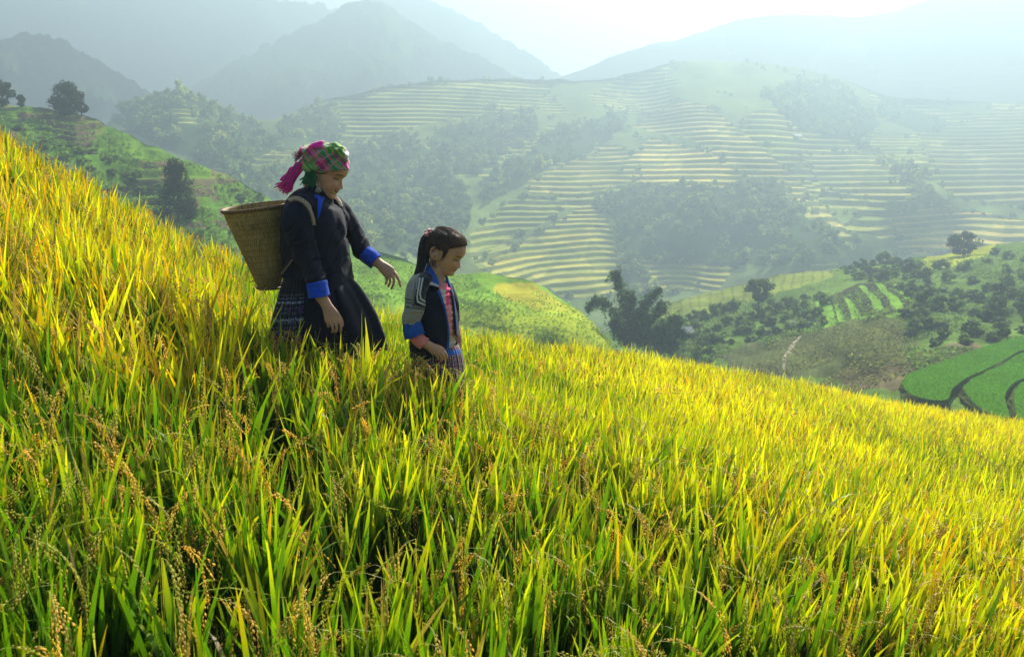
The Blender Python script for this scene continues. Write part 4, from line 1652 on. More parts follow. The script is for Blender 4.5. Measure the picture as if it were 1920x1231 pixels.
# folds running with the wrap
q, r_ = to_px(V)
fold = np.sin((q * .52 + r_ * .86) * .42 + 1.6 * fbm(V * 18, 2, 5)) * smoothstep(315, 296, r_)
V = V + N * (.0035 * fold + .003 * fbm(V * 45, 2, 8))[:, None]
t = NT('plaid_scarf_cloth')
tc = t.pos()
mp = t.n('ShaderNodeMapping')
mp.inputs['Rotation'].default_value = (0, math.radians(38), 0)
t.l(tc, mp.inputs['Vector'])
sp = t.n('ShaderNodeSeparateXYZ')
nz = t.n('ShaderNodeTexNoise')
nz.inputs['Scale'].default_value = 14
t.l(tc, nz.inputs['Vector'])
vm = t.n('ShaderNodeVectorMath', operation='MULTIPLY_ADD')
t.l(nz.outputs['Color'], vm.inputs[0])
vm.inputs[1].default_value = (.03, .03, .03)
t.l(mp.outputs[0], vm.inputs[2])
t.l(vm.outputs[0], sp.inputs[0])


def stripes(axis, period, lo, hi, phase=0.):
    f = t.math('FRACT', t.math('ADD', t.math('MULTIPLY', axis, 1 / period), phase))
    return t.math('MULTIPLY', t.math('GREATER_THAN', f, lo), t.math('LESS_THAN', f, hi))


ax, az = sp.outputs['X'], sp.outputs['Z']
c = t.mix(stripes(ax, .085, .0, .46), (.40, .018, .17), (.012, .21, .06))
c = t.mix(t.math('MULTIPLY', stripes(az, .075, .0, .42), .55), c, (.01, .25, .05))
c = t.mix(t.math('MULTIPLY', stripes(az, .075, .5, .7), .5), c, (.02, .02, .03))
c = t.mix(t.math('MULTIPLY', stripes(ax, .0425, .42, .52), .75), c, (.78, .06, .34))
c = t.mix(t.math('MULTIPLY', stripes(az, .0375, .60, .68), .75), c, (.80, .12, .30))
c = t.mix(t.math('MULTIPLY', stripes(ax, .0213, .8, .87), .4), c, (.6, .55, .5))
c = t.mix(t.math('MULTIPLY', stripes(ax, .0425, .60, .66), .6), c, (.6, .5, .05))
# the bunched ends by colour
at_ = t.attr()
c = t.mix(t.n('ShaderNodeSeparateColor').outputs[0], c, c)
sc_ = t.n('ShaderNodeSeparateColor')
t.l(at_.outputs['Color'], sc_.inputs[0])
c = t.mix(sc_.outputs[0], c, (.80, .012, .33))
c = t.mix(sc_.outputs[1], c, t.mix(stripes(ax, .02, .4, .75), (.015, .28, .05), (.30, .40, .03)))
c = t.mix(sc_.outputs[2], c, (.72, .62, .66))
p = t.principled(c, .8, .2, sheen=.3)
t.bump(p, t.noise(500, 2), .2, .0006)
M_PLAID = t.done(p)
q, r_ = to_px(V)
cm = np.zeros((len(V), 3))
cm[:, 0] = np.clip(smoothstep(279, 274, r_) * smoothstep(609, 603, q) + smoothstep(568, 564, q) * .9, 0, 1)
cm[:, 1] = smoothstep(608, 616, q) * smoothstep(290, 282, r_ - .45 * (q - 620)) * .85 + smoothstep(300, 310, r_) * smoothstep(596, 586, q) * .8
cm[:, 2] = smoothstep(645, 649, q) * smoothstep(304, 292, r_)
scarf = own(mk('headscarf', V, F, M_PLAID, col=cm), woman)


def strands(Y0, items, n, spread, w0, w1, rng, wav=1.2):
    """loose threads between start and end bands; items: ((x,y,dy) starts..., (x,y,dy) ends...)"""
    a = Acc()
    (s0, s1), (m0, m1), (e0, e1) = items
    for _ in range(n):
        u = rng.random()
        P0 = np.array(s0) * (1 - u) + np.array(s1) * u
        P1 = np.array(m0) * (1 - u) + np.array(m1) * u
        P2 = np.array(e0) * (1 - u) + np.array(e1) * u
        j = rng.normal(0, spread, (3, 3)) * np.array([[.4, .4, .004], [.8, .8, .004], [1.3, 1.6, .005]])
        pts = bez(np.array([P0, P1, P2]) + j, 9)
        pts[:, 0] += wav * np.sin(np.arange(9) * rng.uniform(.6, 1.4) + rng.uniform(0, 6)) * np.linspace(0, 1, 9)
        W = at(pts[:, 0], pts[:, 1], Y0 + pts[:, 2])
        V, Q, T = tube(W, np.linspace(w0, w1, 9), 5)
        a.add(V, Q, T, col=rng.uniform(.65, 1.2))
    return a


rg = np.random.default_rng(3)
# the pink tail hanging down the back and its fringe
pc = [loft(Y0, [(571, 304, -.03, 8, .018), (560, 314, -.02, 10, .016), (550, 326, -.01, 12, .014), (541, 338, 0, 13, .012), (534, 346, 0, 12, .01)], 24, 40)]
V, F = fuse(pc, .003, 3)
N = normals(V, F)
V = V + N * (.003 * np.sin(to_px(V)[0] * 1.1 + to_px(V)[1] * .6))[:, None]
q, r_ = to_px(V)
stp = np.sin((q * .75 + r_ * .66) * .75)
c = np.where((stp > .75)[:, None], np.array((.04, .10, .16)), np.array((.60, .012, .26)))
c = np.where(((q * .75 + r_ * .66) > 650 + 3 * np.sin(q))[:, None], np.array((.05, .11, .16)), c)
tail = own(mk('scarf_tail', V, F, M_COL, col=c), scarf)
a = strands(Y0, (((545, 331, 0), (549, 350, 0)), ((533, 338, 0), (543, 358, 0)), ((515, 348, 0), (538, 362, 0))), 90, 2.2, .0022, .0012, rg)
V, F, C = a.arrays()
own(mk('pink_fringe', V, F, M_COL, col=C * np.array((.66, .014, .29))), scarf)
a = strands(Y0, (((577, 312, -.06), (590, 320, -.07)), ((574, 328, -.06), (590, 334, -.075)), ((568, 342, -.05), (586, 346, -.075))), 170, 2.6, .0026, .0015, rg, 2.2)
V, F, C = a.arrays()
own(mk('green_fringe', V, F, M_COL, col=C * np.array((.012, .13, .045))), scarf)
a = strands(Y0, (((561, 284, -.04), (566, 292, -.05)), ((556, 286, -.04), (558, 299, -.05)), ((549, 281, -.04), (556, 308, -.04))), 22, 2.5, .0018, .001, rg, 2)
V, F, C = a.arrays()
own(mk('knot_threads', V, F, M_COL, col=C * np.array((.25, .03, .10))), scarf)

# --- earring
a = Acc()
lobe = at(596.5, 341, Y0 - .105)
ph = np.linspace(0, 2 * math.pi, 22)
V, Q, T = tube(lobe + np.stack([.007 * np.cos(ph), .002 * np.sin(ph), -.014 + .012 * np.sin(ph)], -1), .0016, 8, False)
a.add(V, Q, T)
for k in range(-3, 4):
    pth = lobe + np.stack([np.array([k * .0022, k * .0036, k * .004]), np.zeros(3), np.array([-.026, -.036, -.050 + abs(k) * .002])], -1)
    V, Q, T = tube(pth, [.0012, .0018, .0026], 6)
    a.add(V, Q, T)
V, Q, T = tube(lobe + np.array([(0, 0, -.024), (0, 0, -.029), (0, 0, -.034)]), [.004, .008, .006], 10)
a.add(V, Q, T)
own(a.build('earring', M_SILVER), woman)

# --- jacket
pcs = [loft(Y0, [(596, 350, 0, 21, .056), (593, 361, 0, 30, .072), (588, 372, 0, 42, .115), (585, 386, 0, 51, .145), (585, 405, 0, 56.5, .15), (588, 432, 0, 59.5, .148), (591, 466, 0, 60.5, .145), (593.5, 490, 0, 61.5, .15), (595, 508, 0, 62.5, .158), (594, 521, 0, 65.5, .170), (592.5, 528, 0, 67, .175)], 72, 90, 2.25),
       loft(Y0, [(573, 381, -.09, 20, .05), (560, 392, -.125, 25, .06), (556, 412, -.15, 28, .066), (560, 442, -.168, 27, .062), (573, 478, -.178, 23.5, .056), (586, 510, -.19, 20.5, .05), (596, 534, -.2, 18, .047)], 48, 70),
       loft(Y0, [(616, 380, .08, 18, .05), (632, 394, .12, 22, .06), (647, 416, .145, 21.5, .058), (663, 442, .14, 20, .054), (678, 465, .125, 17.5, .049), (687, 477, .118, 15.5, .046)], 48, 70)]
V, F = fuse(pcs, .0045, 8)
q, r_ = to_px(V)
lowarm = smoothstep(420, 500, r_)
V = wrinkle(V, F, .012, 5.5, 11, (1.1, 1, .45))
V = wrinkle(V, F, .0035, 13, 12, (1, 1, .6))
N_ = normals(V, F)
qq, rr = to_px(V)
cr_ = np.exp(-(np.sin((qq * .35 + rr * .22) * .30 + 1.8 * fbm(V * 6, 2, 31)) / .30) ** 2) * smoothstep(395, 440, rr)
V = V - N_ * (.012 * cr_ * np.clip(.5 + fbm(V * 5, 2, 33), 0, 1))[:, None]
# sleeve rumples around the elbow and above the cuff
N = normals(V, F)
q, r_ = to_px(V)
dist = np.abs((q - 573) * .9 - (r_ - 478) * .35)
slv = smoothstep(34, 18, dist) * smoothstep(425, 470, r_) * (V[:, 1] < Y0 - .10)
V = V + N * (.0085 * (1 - 2 * np.abs(np.sin(r_ * .10 + q * .075 + 2.6 * fbm(V * 9, 2, 3)))) * slv * (.4 + .8 * np.abs(fbm(V * 7, 2, 13))))[:, None]
far = (q > 645) & (V[:, 1] > Y0 + .05)
V = V + N * (.004 * np.sin(q * .28 - r_ * .10 + 3 * fbm(V * 10, 2, 4)) * far)[:, None]
jac = own(mk('jacket', V, F, M_BLACK), woman)
bj = bvh(V, F)


def hollow(Y0, rows, n=48, k=16, th=.004, sup=2.):
    """an open cuff with a turned edge"""
    V, Q, _ = loft(Y0, rows, n, k, sup, cap=False)
    r2 = [(a, b, d, w_ - th * FPX / Y0, e - th) for a, b, d, w_, e in rows]
    V2, Q2, _ = loft(Y0, r2, n, k, sup, cap=False)
    m = len(V)
    i = np.arange(n)
    j = (i + 1) % n
    o = (k - 1) * n
    return np.concatenate([V, V2]), np.concatenate([Q, Q2[:, ::-1] + m, np.stack([o + i, o + j, o + j + m, o + i + m], -1), np.stack([i, i + m, j + m, j], -1)])


def rumple(V, F, amp, f, seed):
    return V + normals(V, F) * (amp * fbm(V * f, 3, seed))[:, None]


V, Q = hollow(Y0, [(593, 529, -.199, 19.0, .052), (595.5, 540, -.2, 19.6, .053), (598.5, 556, -.201, 19.8, .054)], 56, 18)
own(mk('cuff', rumple(V, [Q], .004, 22, 2), Q, M_BLUE), jac)
V, Q = hollow(Y0, [(684, 474, .12, 17.0, .050), (694, 482, .115, 16.5, .050), (704.5, 490.5, .112, 15.5, .048)], 56, 18)
own(mk('cuff', rumple(V, [Q], .004, 22, 7), Q, M_BLUE), jac)
# blue neck facing and the front edge of the overlap
V, Q = band(bj, [(590, 367), (597, 372), (607, 373.5)], [2.2, 3.2, 2.4], .004, 16, 5)
V2, Q2 = band(bj, [(601, 373), (599.5, 382), (598, 394), (596.5, 408)], [6.0, 3.6, 2.9, .8], .004, 26, 5)
own(Acc().add(V, Q).add(V2, Q2).build('collar', M_BLUE), jac)

# --- pleated skirt and apron
rows = [(594, 512, 0, 59, .150), (595, 522, 0, 62, .158), (598, 548, 0, 74, .165), (604, 590, 0, 92, .185), (609, 625, 0, 103, .20), (609, 648, 0, 107, .205), (609, 662, 0, 109, .207)]
n, k = 360, 90
V, Q, _ = loft(Y0, rows, n, k, 2.0, cap=False)
Vg = V.reshape(k, n, 3)
a_ = np.linspace(0, 2 * math.pi, n, endpoint=False)
tt = np.linspace(0, 1, k)[:, None]
cen = Vg.mean(1, keepdims=True)
dirs = Vg - cen
dirs /= np.linalg.norm(dirs, axis=-1, keepdims=True)
pl = np.abs(np.sin(a_ * 26 + .8 * np.sin(tt * 3 + a_ * 5))) * (.004 + .012 * tt)
und_ = smoothstep(math.radians(58), math.radians(66), a_) * (1 - smoothstep(math.radians(277), math.radians(284), a_))
pl = pl * (1 - und_) - und_ * (.004 + .022 * tt)
Vg = Vg + dirs * pl[..., None]
uv = np.stack([np.broadcast_to(a_ / (2 * math.pi), (k, n)), np.broadcast_to(tt, (k, n))], -1)
t = NT('embroidered_skirt_cloth')
u3 = t.attr('UVp')
sp = t.n('ShaderNodeSeparateXYZ')
t.l(u3.outputs['Vector'], sp.inputs[0])
U, Vv = sp.outputs['X'], sp.outputs['Y']
wob = t.math('MULTIPLY', t.math('SUBTRACT', t.noise(30, 2), .5), .02)
Vw = t.math('ADD', Vv, wob)


def bandm(x, lo, hi):
    return t.math('MULTIPLY', t.math('GREATER_THAN', x, lo), t.math('LESS_THAN', x, hi))


def frac(x, per, lo, hi):
    return bandm(t.math('FRACT', t.math('MULTIPLY', x, per)), lo, hi)


c = (.010, .011, .018)
inpat = t.math('GREATER_THAN', Vw, .30)
brk = t.math('GREATER_THAN', t.noise(110, 2), .47)
ln1 = t.math('MULTIPLY', frac(Vw, 30, .0, .22), brk)
c = t.mix(t.math('MULTIPLY', t.math('MULTIPLY', ln1, inpat), .55), c, (.18, .20, .24))
c = t.mix(t.math('MULTIPLY', t.math('MULTIPLY', frac(U, 120, .0, .2), inpat), .35), c, (.16, .17, .22))
c = t.mix(t.math('MULTIPLY', bandm(Vw, .47, .495), brk), c, (.20, .23, .27))
c = t.mix(t.math('MULTIPLY', bandm(Vw, .36, .375), brk), c, (.22, .27, .38))
c = t.mix(t.math('MULTIPLY', bandm(Vw, .395, .44), frac(U, 22, .3, .7)), c, (.05, .03, .09))
c = t.mix(t.math('MULTIPLY', bandm(Vw, .64, .70), frac(U, 13, .15, .55)), c, (.26, .02, .025))
c = t.mix(t.math('MULTIPLY', bandm(Vw, .60, .66), frac(U, 11, .7, .9)), c, (.20, .03, .10))
c = t.mix(t.math('MULTIPLY', bandm(Vw, .86, .92), frac(U, 11, .2, .7)), c, (.32, .03, .04))
p = t.principled(c, .9, .15, sheen=.15)
t.bump(p, t.noise(500, 2), .2, .0006)
M_SKIRT = t.done(p)
skirt = own(mk('skirt', Vg.reshape(-1, 3), Q, M_SKIRT, uv=uv.reshape(-1, 2)), woman)

# the black apron wraps the front and the far side
n, k = 300, 90
rows2 = [(594, 506, 0, 56, .142), (594, 518, 0, 59, .150), (596, 532, 0, 66.5, .164), (598.5, 548, 0, 75.5, .175), (605, 590, 0, 94.5, .198), (610, 622, 0, 105, .214), (611, 640, 0, 107.5, .218), (611, 650, 0, 108, .219)]
V, Q, _ = loft(Y0, rows2, n, k, 2.0, cap=False, ang=(math.radians(62), math.radians(281)))
Vg = V.reshape(k, n, 3)
a_ = np.linspace(math.radians(62), math.radians(281), n)
tt = np.linspace(0, 1, k)[:, None]
cen = Vg.mean(1, keepdims=True)
dirs = Vg - cen
dirs[..., 2] = 0
dirs /= np.linalg.norm(dirs, axis=-1, keepdims=True)
fo = .022 * tt * np.sin(a_ * 8 + 1.2 * np.sin(tt * 2.5 + a_ * 2)) + .007 * tt * np.sin(a_ * 19 + 2 * tt) + .006 * fbm(Vg * 9, 3, 6)
# one deep fold runs from the waist down to the left of the front
fo = fo - .020 * smoothstep(.1, .6, tt) * np.exp(-((a_ - math.radians(232) - .25 * tt) / .06) ** 2)
Vg = Vg + dirs * fo[..., None]
Vi = Vg - dirs * .004
m = n * k
e = np.arange(k - 1) * n
j = (k - 1) * n + np.arange(n - 1)
Q = np.concatenate([Q, Q[:, ::-1] + m, np.stack([e, e + n, e + n + m, e + m], -1), np.stack([e + n - 1, e + n - 1 + m, e + 2 * n - 1 + m, e + 2 * n - 1], -1), np.stack([j, j + 1, j + 1 + m, j + m], -1)])
own(mk('apron', np.concatenate([Vg.reshape(-1, 3), Vi.reshape(-1, 3)]), Q, M_BLACK), woman)

# ------------------------------------------------------------------ the basket on her back
basket = empty('basket', at(506, 537, Y0 + .06))
tag(basket, 'tall brown woven bamboo back basket carried behind the woman in the plaid headscarf', 'basket')
# tapering wall: round at the rim, almost square at the foot
brow = [(481, 386.5, .035, 61.5, .142), (485, 410, .04, 56.5, .132), (490, 440, .045, 48.5, .115), (496, 475, .052, 39, .094), (502, 512, .06, 29.5, .074), (505.5, 532, .064, 23.5, .060), (506, 538, .065, 22.5, .058)]
n, k = 430, 170
V, Q, _ = loft(Y0, brow, n, k, 2.25, cap=False)
Vg = V.reshape(k, n, 3)
cen = Vg.mean(1, keepdims=True)
dirs = Vg - cen
dirs /= np.linalg.norm(dirs, axis=-1, keepdims=True)
a_ = np.arange(n) / n
tt = np.linspace(0, 1, k)[:, None]
rowi = tt * 20
ri = np.floor(rowi)
rf = rowi - ri
skew = np.where(ri % 2 == 0, 1, -1) * .55
ph = a_ * 86 + skew * rf + .35 * fbm(Vg * 12, 2, 4)
slat = np.abs(np.sin(math.pi * ph)) ** .6
gap = smoothstep(0, .10, rf) * smoothstep(1, .90, rf)
d = .0042 * (slat - .5) * (.3 + .7 * gap) - .0015 * (1 - gap)
d = d + .006 * fbm(Vg * 5, 2, 9) * tt
outer = Vg + dirs * d[..., None]
inner = Vg - dirs * .006 + dirs * (.002 * np.abs(np.sin(math.pi * (ph + .5))))[..., None]
hue = fbm(np.stack([np.floor(ph) * 3.1, ri * 2.3 + 0 * ph, 0 * ph], -1), 1, 4)
c0 = np.array((.32, .23, .085)) * (1 + .30 * hue + .25 * fbm(Vg * 8, 3, 2))[..., None]
c0 = c0 * np.array((1, 1.02, .95)) * np.where(tt < .05, 1.2, 1.)[..., None]
c0 = c0 * (.30 + .70 * np.clip(slat * 1.15 - .12, 0, 1) * (.35 + .65 * gap))[..., None]
m = n * k
i = np.arange(n)
j = (i + 1) % n
bot = (k - 1) * n
cb = len(outer.reshape(-1, 3)) * 2
VV = np.concatenate([outer.reshape(-1, 3), inner.reshape(-1, 3), Vg[-1].mean(0)[None]])
QQ = np.concatenate([Q, Q[:, ::-1] + m, np.stack([i, i + m, j + m, j], -1)])
TT = np.stack([bot + i, bot + j, 0 * i + cb], -1)
CCc = np.concatenate([c0.reshape(-1, 3), c0.reshape(-1, 3) * .8, np.array([[.1, .06, .02]])])
M_BAM = mat_col('split_bamboo', .55, .35, 160, .22)
own(mk('woven_wall', VV, [QQ, TT], M_BAM, col=CCc), basket)
# bound rim
a = Acc()
ring = Vg[0] + dirs[0] * .003
ring = np.concatenate([ring, ring[:4]])
for off, r_, cc in ((0, .0050, (.20, .12, .05)), (.009, .0036, (.12, .07, .03))):
    path = ring[::5].copy()
    path[:, 2] -= off
    V, Q, T = tube(path, r_, 9, False)
    a.add(V, Q, col=np.array(cc) * (1 + .3 * fbm(V * 60, 2, 3))[:, None])
# binding split round the rim
ph = np.linspace(0, 2 * math.pi, n, endpoint=False)
cx = np.cos(ph * 75) * .0062
sz = np.sin(ph * 75) * .0068
base = Vg[0] + dirs[0] * (.003 + cx)[:, None]
base[:, 2] += sz - .004
V, Q, T = tube(base, .0016, 5, False)
a.add(V, Q, col=(.26, .17, .07))
own(a.build('rim', M_BAM), basket)
# foot frame and a loose end of cane
a = Acc()
foot = np.concatenate([Vg[-3], Vg[-3][:4]])[::5] + np.concatenate([dirs[-3], dirs[-3][:4]])[::5] * .003
V, Q, T = tube(foot, .006, 8, False)
a.add(V, Q, col=(.13, .08, .035))
own(a.build('foot_frame', M_BAM), basket)
a = Acc()
V, Q, T = tube(bez(np.concatenate([at(np.array([478, 473, 467]), np.array([523, 527, 528]), Y0 + .05)]), 10), [.0022] * 8 + [.0014, .0008], 6)
a.add(V, Q, T, col=(.08, .05, .03))
own(a.build('loose_cane', M_BAM), basket)
M_ROPE = mat_col('braided_cane', .8, .2, 250, .35)
V, Q = band(bj, [(543, 378), (551, 374.5), (561, 375), (572, 382), (581, 395), (586, 412), (587, 422)], [2.6, 3.3, 3.4, 3.4, 3.3, 3.0, 2.2], .006, 60, 7, thick=.004)
e_ = np.repeat(np.arange(60), 7)
c = np.array((.26, .20, .12)) * (1 + .45 * np.sin(np.arange(60) * 1.9)[:, None] * np.cos(np.arange(7) * 1.6)[None]).reshape(-1, 1)
own(mk('shoulder_strap', V, Q, M_ROPE, col=np.concatenate([c, c])), basket)
V, Q = band(bj, [(622, 367.5), (628, 371), (634, 379), (638, 388)], [1.4, 2.2, 2.3, 1.6], .006, 40, 5, thick=.004)
own(mk('shoulder_strap', V, Q, M_ROPE, col=np.array((.42, .36, .27))), basket)
a = Acc()
pth = np.array([on(bj, x_, y_, .006) for x_, y_ in zip(np.linspace(550, 531, 14), np.linspace(486, 514, 14))] + [at(527, 521, Y0 - .02), at(524, 527, Y0 + .0)])
pth = bez(pth, 60)
for s_ in (0, math.pi):
    ww = pth + np.stack([np.cos(np.arange(60) * .8 + s_), np.sin(np.arange(60) * .8 + s_), .5 * np.sin(np.arange(60) * .8 + s_)], -1) * .0022
    V, Q, T = tube(ww, .0030, 6)
    a.add(V, Q, T, col=(.24, .18, .11))
own(a.build('rope', M_ROPE), basket)
# ------------------------------------------------------------------ the girl
G0 = 4.3
girl = empty('person', at(815, 905, G0))
tag(girl, 'small girl with a long ponytail in a black embroidered jacket, looking down', 'person')
ZL = .84
FG = head_frame((862, 487.5), G0, math.radians(25), math.radians(13), .885, dy=-.015)
pcs = []
V, Q, T = closed(head_grid(zlow=ZL, nose=.78))
pcs.append((put(V, FG), Q, T))
for s_ in (1, -1):
    pcs += ear(FG, s_, x=-.030, z=-.013)
pcs.append(loft(G0, [(826, 480, 0, 18, .043), (821, 498, 0, 17.5, .042), (816, 516, 0, 18, .044), (813, 532, 0, 24, .06)]))
pcs.append(loft(G0, [(813, 527, 0, 21, .06), (812, 545, 0, 28, .075), (812, 580, 0, 31, .09), (814, 620, 0, 34, .095), (818, 660, 0, 36, .10), (818, 690, 0, 34, .10)], sup=2.3))
pcs.append(loft(G0, [(790, 548, -.065, 10, .028), (777, 575, -.115, 11, .028), (772, 606, -.13, 10, .026), (780, 627, -.14, 9.5, .023), (794, 641, -.145, 9, .021), (803, 647, -.146, 8.5, .017), (810, 652, -.146, 9.2, .015)]))
pcs.append(loft(G0, [(802, 646, -.146, 7.5, .016), (812, 653, -.147, 10, .0135), (820, 657, -.148, 11, .012), (826, 660, -.147, 9, .010)]))
for f in ([(824, 654, -.148), (832, 659, -.152), (837, 665, -.148), (838, 671, -.14)], [(823, 658, -.150), (830, 664, -.156), (833, 669, -.15), (833, 674, -.142)],
          [(820, 661, -.148), (826, 667, -.154), (828, 672, -.147), (827, 676, -.14)], [(816, 663, -.144), (820, 668, -.148), (822, 673, -.142)]):
    pcs.append(finger(G0, f, 2.9, 2.1))
pcs.append(finger(G0, [(812, 648, -.135), (822, 649, -.128), (830, 653, -.126), (835, 659, -.13)], 3.2, 2.3))
pcs.append(loft(G0, [(838, 545, .08, 11, .028), (848, 580, .10, 10, .027), (853, 606, .10, 9, .024), (856, 622, .09, 7.5, .019), (858, 632, .085, 7.5, .016)]))
pcs.append(loft(G0, [(856, 624, .088, 6.5, .016), (858, 634, .085, 8, .0135), (859.5, 642, .082, 7.5, .011)]))
for k, dx in enumerate((-4, -1, 2, 5)):
    pcs.append(finger(G0, [(858 + dx, 640, .075 + .008 * k), (859 + dx, 648, .07 + .008 * k), (858 + dx * .8, 654, .075 + .008 * k)], 2.7, 2.0))
for dx, dy in ((-11, -.06), (12, .06)):
    pcs.append(loft(G0, [(818 + dx, 680, dy, 19, .05), (817 + dx, 745, dy, 16, .042), (818 + dx, 800, dy, 12.5, .034), (816 + dx, 850, dy, 11, .028), (817 + dx, 895, dy, 9, .022)]))
    pcs.append(loft(G0, [(812 + dx, 892, dy, 9, .025), (824 + dx, 897, dy, 8, .027), (838 + dx, 901, dy - .01, 5, .025), (843 + dx, 903, dy - .01, 3, .015)]))
V, F = fuse(pcs, .0024, 3)
gskin = np.array((.44, .245, .135))
c = face_colours(V, FG, gskin, (.36, .11, .09), zlow=ZL, brow=(.06, .035, .02))
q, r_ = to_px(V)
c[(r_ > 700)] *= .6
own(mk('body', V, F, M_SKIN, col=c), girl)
bg_ = bvh(V, F)

# --- hair: a cap of strands combed back to a tie, and a long tail
P = head_grid(zlow=1., nose=0., grow=.0085, nu=160, nv=150)
P[..., 0] -= .0085 * np.clip(P[..., 0] / .075, 0, 1)
V, Q, T = closed(P)
cen = V[Q].mean(1)


def hairline(x):
    return np.interp(x, [-.12, -.075, -.056, -.047, -.012, .010, .030, .050, .070, .085], [-.070, -.062, -.040, .008, .012, .020, .040, .056, .070, .080])


Qh = Q[cen[:, 2] > hairline(cen[:, 0]) + .004 + .004 * vnoise(cen * 160, 3)]
lV = V.copy()
str_ = np.sin(np.arctan2(V[:, 1], V[:, 2] + .02) * 60 + 6 * fbm(V * 30, 2, 3))
N = normals(V, [Q, T])
V2 = V + N * (.0016 * str_ + .003 * fbm(V * 28, 2, 4))[:, None]
hair = own(mk('hair', put(V2, FG), Qh, M_HAIR, col=np.array((.034, .024, .017)) * (1 + .35 * str_)[:, None]), girl)
rg = np.random.default_rng(11)
tie = np.array((-.088, 0, .078))
Vn = V[(V[:, 2] > hairline(V[:, 0]) - .003)]
Nn = N[(V[:, 2] > hairline(V[:, 0]) - .003)]
ctr = np.array((-.01, 0, .02))
dirV = Vn - ctr
radV = np.linalg.norm(dirV, axis=1)
dirV = dirV / radV[:, None]
a = Acc()
pick = rg.choice(len(Vn), 2600, replace=False)
for i in pick:
    p0 = Vn[i]
    d0 = p0 - ctr
    d1 = tie - ctr
    r0, r1 = np.linalg.norm(d0), np.linalg.norm(d1)
    n0, n1 = d0 / r0, d1 / r1
    om = math.acos(np.clip(n0 @ n1, -1, 1))
    L_ = min(1., rg.uniform(.35, .75) / max(om, .2))
    pts = []
    sway = rg.normal(0, .03, 3)
    for s_ in np.linspace(0, L_, 9):
        dd = (math.sin((1 - s_) * om) * n0 + math.sin(s_ * om) * n1) / max(math.sin(om), 1e-3)
        dd = dd + sway * math.sin(math.pi * s_)
        dd /= np.linalg.norm(dd)
        pts.append(dd)
    pts = np.array(pts)
    # ride on the cap
    k = np.argmax(pts @ dirV.T, axis=1)
    rr = np.polyval(np.polyfit(np.arange(9), radV[k], 3), np.arange(9))
    out = bez(ctr + pts * (rr + .0012 + rg.uniform(0, .0022) + (rg.random() < .25) * rg.uniform(.001, .006) * np.sin(np.linspace(0, 3.14, 9)))[:, None], 12)
    V_, Q_, T_2 = tube(put(out, FG), np.array([.0003] + [.00085] * 9 + [.0007, .0003]) * rg.uniform(.7, 1.2), 4, flat=.6)
    col = np.array((.048, .033, .023)) * rg.uniform(.35, 2.0)
    if p0[0] > .02:
        col = col * np.array((1.9, 1.6, 1.3))
    a.add(V_, Q_, T_2, col=col)
V_, F_, C_ = a.arrays()
own(mk('combed_strands', V_, F_, M_HAIR, col=C_), hair)
# ponytail
ptail = [(802, 441, .0, 6, .02), (797, 452, .0, 9, .026), (795, 472, -.005, 10.5, .032), (793, 492, -.01, 10.5, .034), (788, 508, -.02, 9, .032), (782, 522, -.03, 6.5, .026), (777, 532, -.035, 3.5, .014), (775, 537, -.035, 1, .004)]
V_, Q_, T_2 = loft(G0, ptail, 48, 60, cap=True)
u_ = np.sin(np.arange(48) * 1.31)[None] * np.ones((60, 1))
cc = np.concatenate([(np.array((.016, .012, .010)) * (1 + .4 * u_[..., None])).reshape(-1, 3), np.full((2, 3), .01)])
own(mk('ponytail', V_ + normals(V_, [Q_, T_2]) * np.concatenate([(.0018 * u_).ravel(), [0, 0]])[:, None], [Q_, T_2], M_HAIR, col=cc), hair)
a = Acc()
Rr = bez(np.array(ptail), 40)
for _ in range(230):
    th = rg.uniform(0, 2 * math.pi)
    rr = rg.uniform(.75, 1.08)
    s0, s1 = rg.uniform(0, .3), rg.uniform(.8, 1.)
    idx = np.linspace(s0 * 39, s1 * 39, 14)
    rows_ = np.stack([np.interp(idx, np.arange(40), Rr[:, c_]) for c_ in range(5)], -1)
    tw = th + rg.normal(0, .25) * np.linspace(0, 1, 14)
    x_ = rows_[:, 0] + rows_[:, 3] * rr * np.cos(tw) + rg.normal(0, .6) * np.linspace(0, 1, 14) ** 2 * 3
    y_ = rows_[:, 1] + np.linspace(0, 1, 14) ** 3 * rg.uniform(-2, 6)
    W = at(x_, y_, G0 + rows_[:, 2] + rows_[:, 4] * rr * np.sin(tw))
    V_, Q_, T_2 = tube(W, np.array([.0016] * 11 + [.0013, .0009, .0004]), 4, flat=.6)
    a.add(V_, Q_, T_2, col=np.array((.014, .010, .009)) * rg.uniform(.4, 1.8))
V_, F_, C_ = a.arrays()
own(mk('ponytail_strands', V_, F_, M_HAIR, col=C_), hair)
# stray locks by the ear and on the brow
a = Acc()
for pts in ([(858, 449), (866, 455), (871, 463), (868, 470)], [(842, 452), (840, 466), (833, 480), (826, 492)], [(838, 455), (836, 470), (829, 484), (824, 494)], [(846, 450), (858, 453), (868, 458)], [(812, 486), (812, 495), (815, 503)], [(815, 487), (816, 498), (818, 505)],
            [(822, 447), (829, 458), (838, 463), (846, 462)], [(815, 440), (830, 447), (842, 452)], [(836, 458), (832, 474), (827, 486)], [(852, 449), (862, 455), (869, 461)]):
    for k in range(4):
        P2 = np.array(pts, float) + rg.normal(0, 1.0, (len(pts), 2))
        W = np.array([on(bg_, q_[0], q_[1], .0035 + .004 * rg.random(), G0 - .07) for q_ in bez(P2, 12)])
        W = bez(W[::3], 14)
        V_, Q_, T_2 = tube(W, np.array([.0012] * 10 + [.001, .0008, .0006, .0003]), 4)
        a.add(V_, Q_, T_2, col=np.array((.03, .02, .014)) * rg.uniform(.6, 1.8))
V_, F_, C_ = a.arrays()
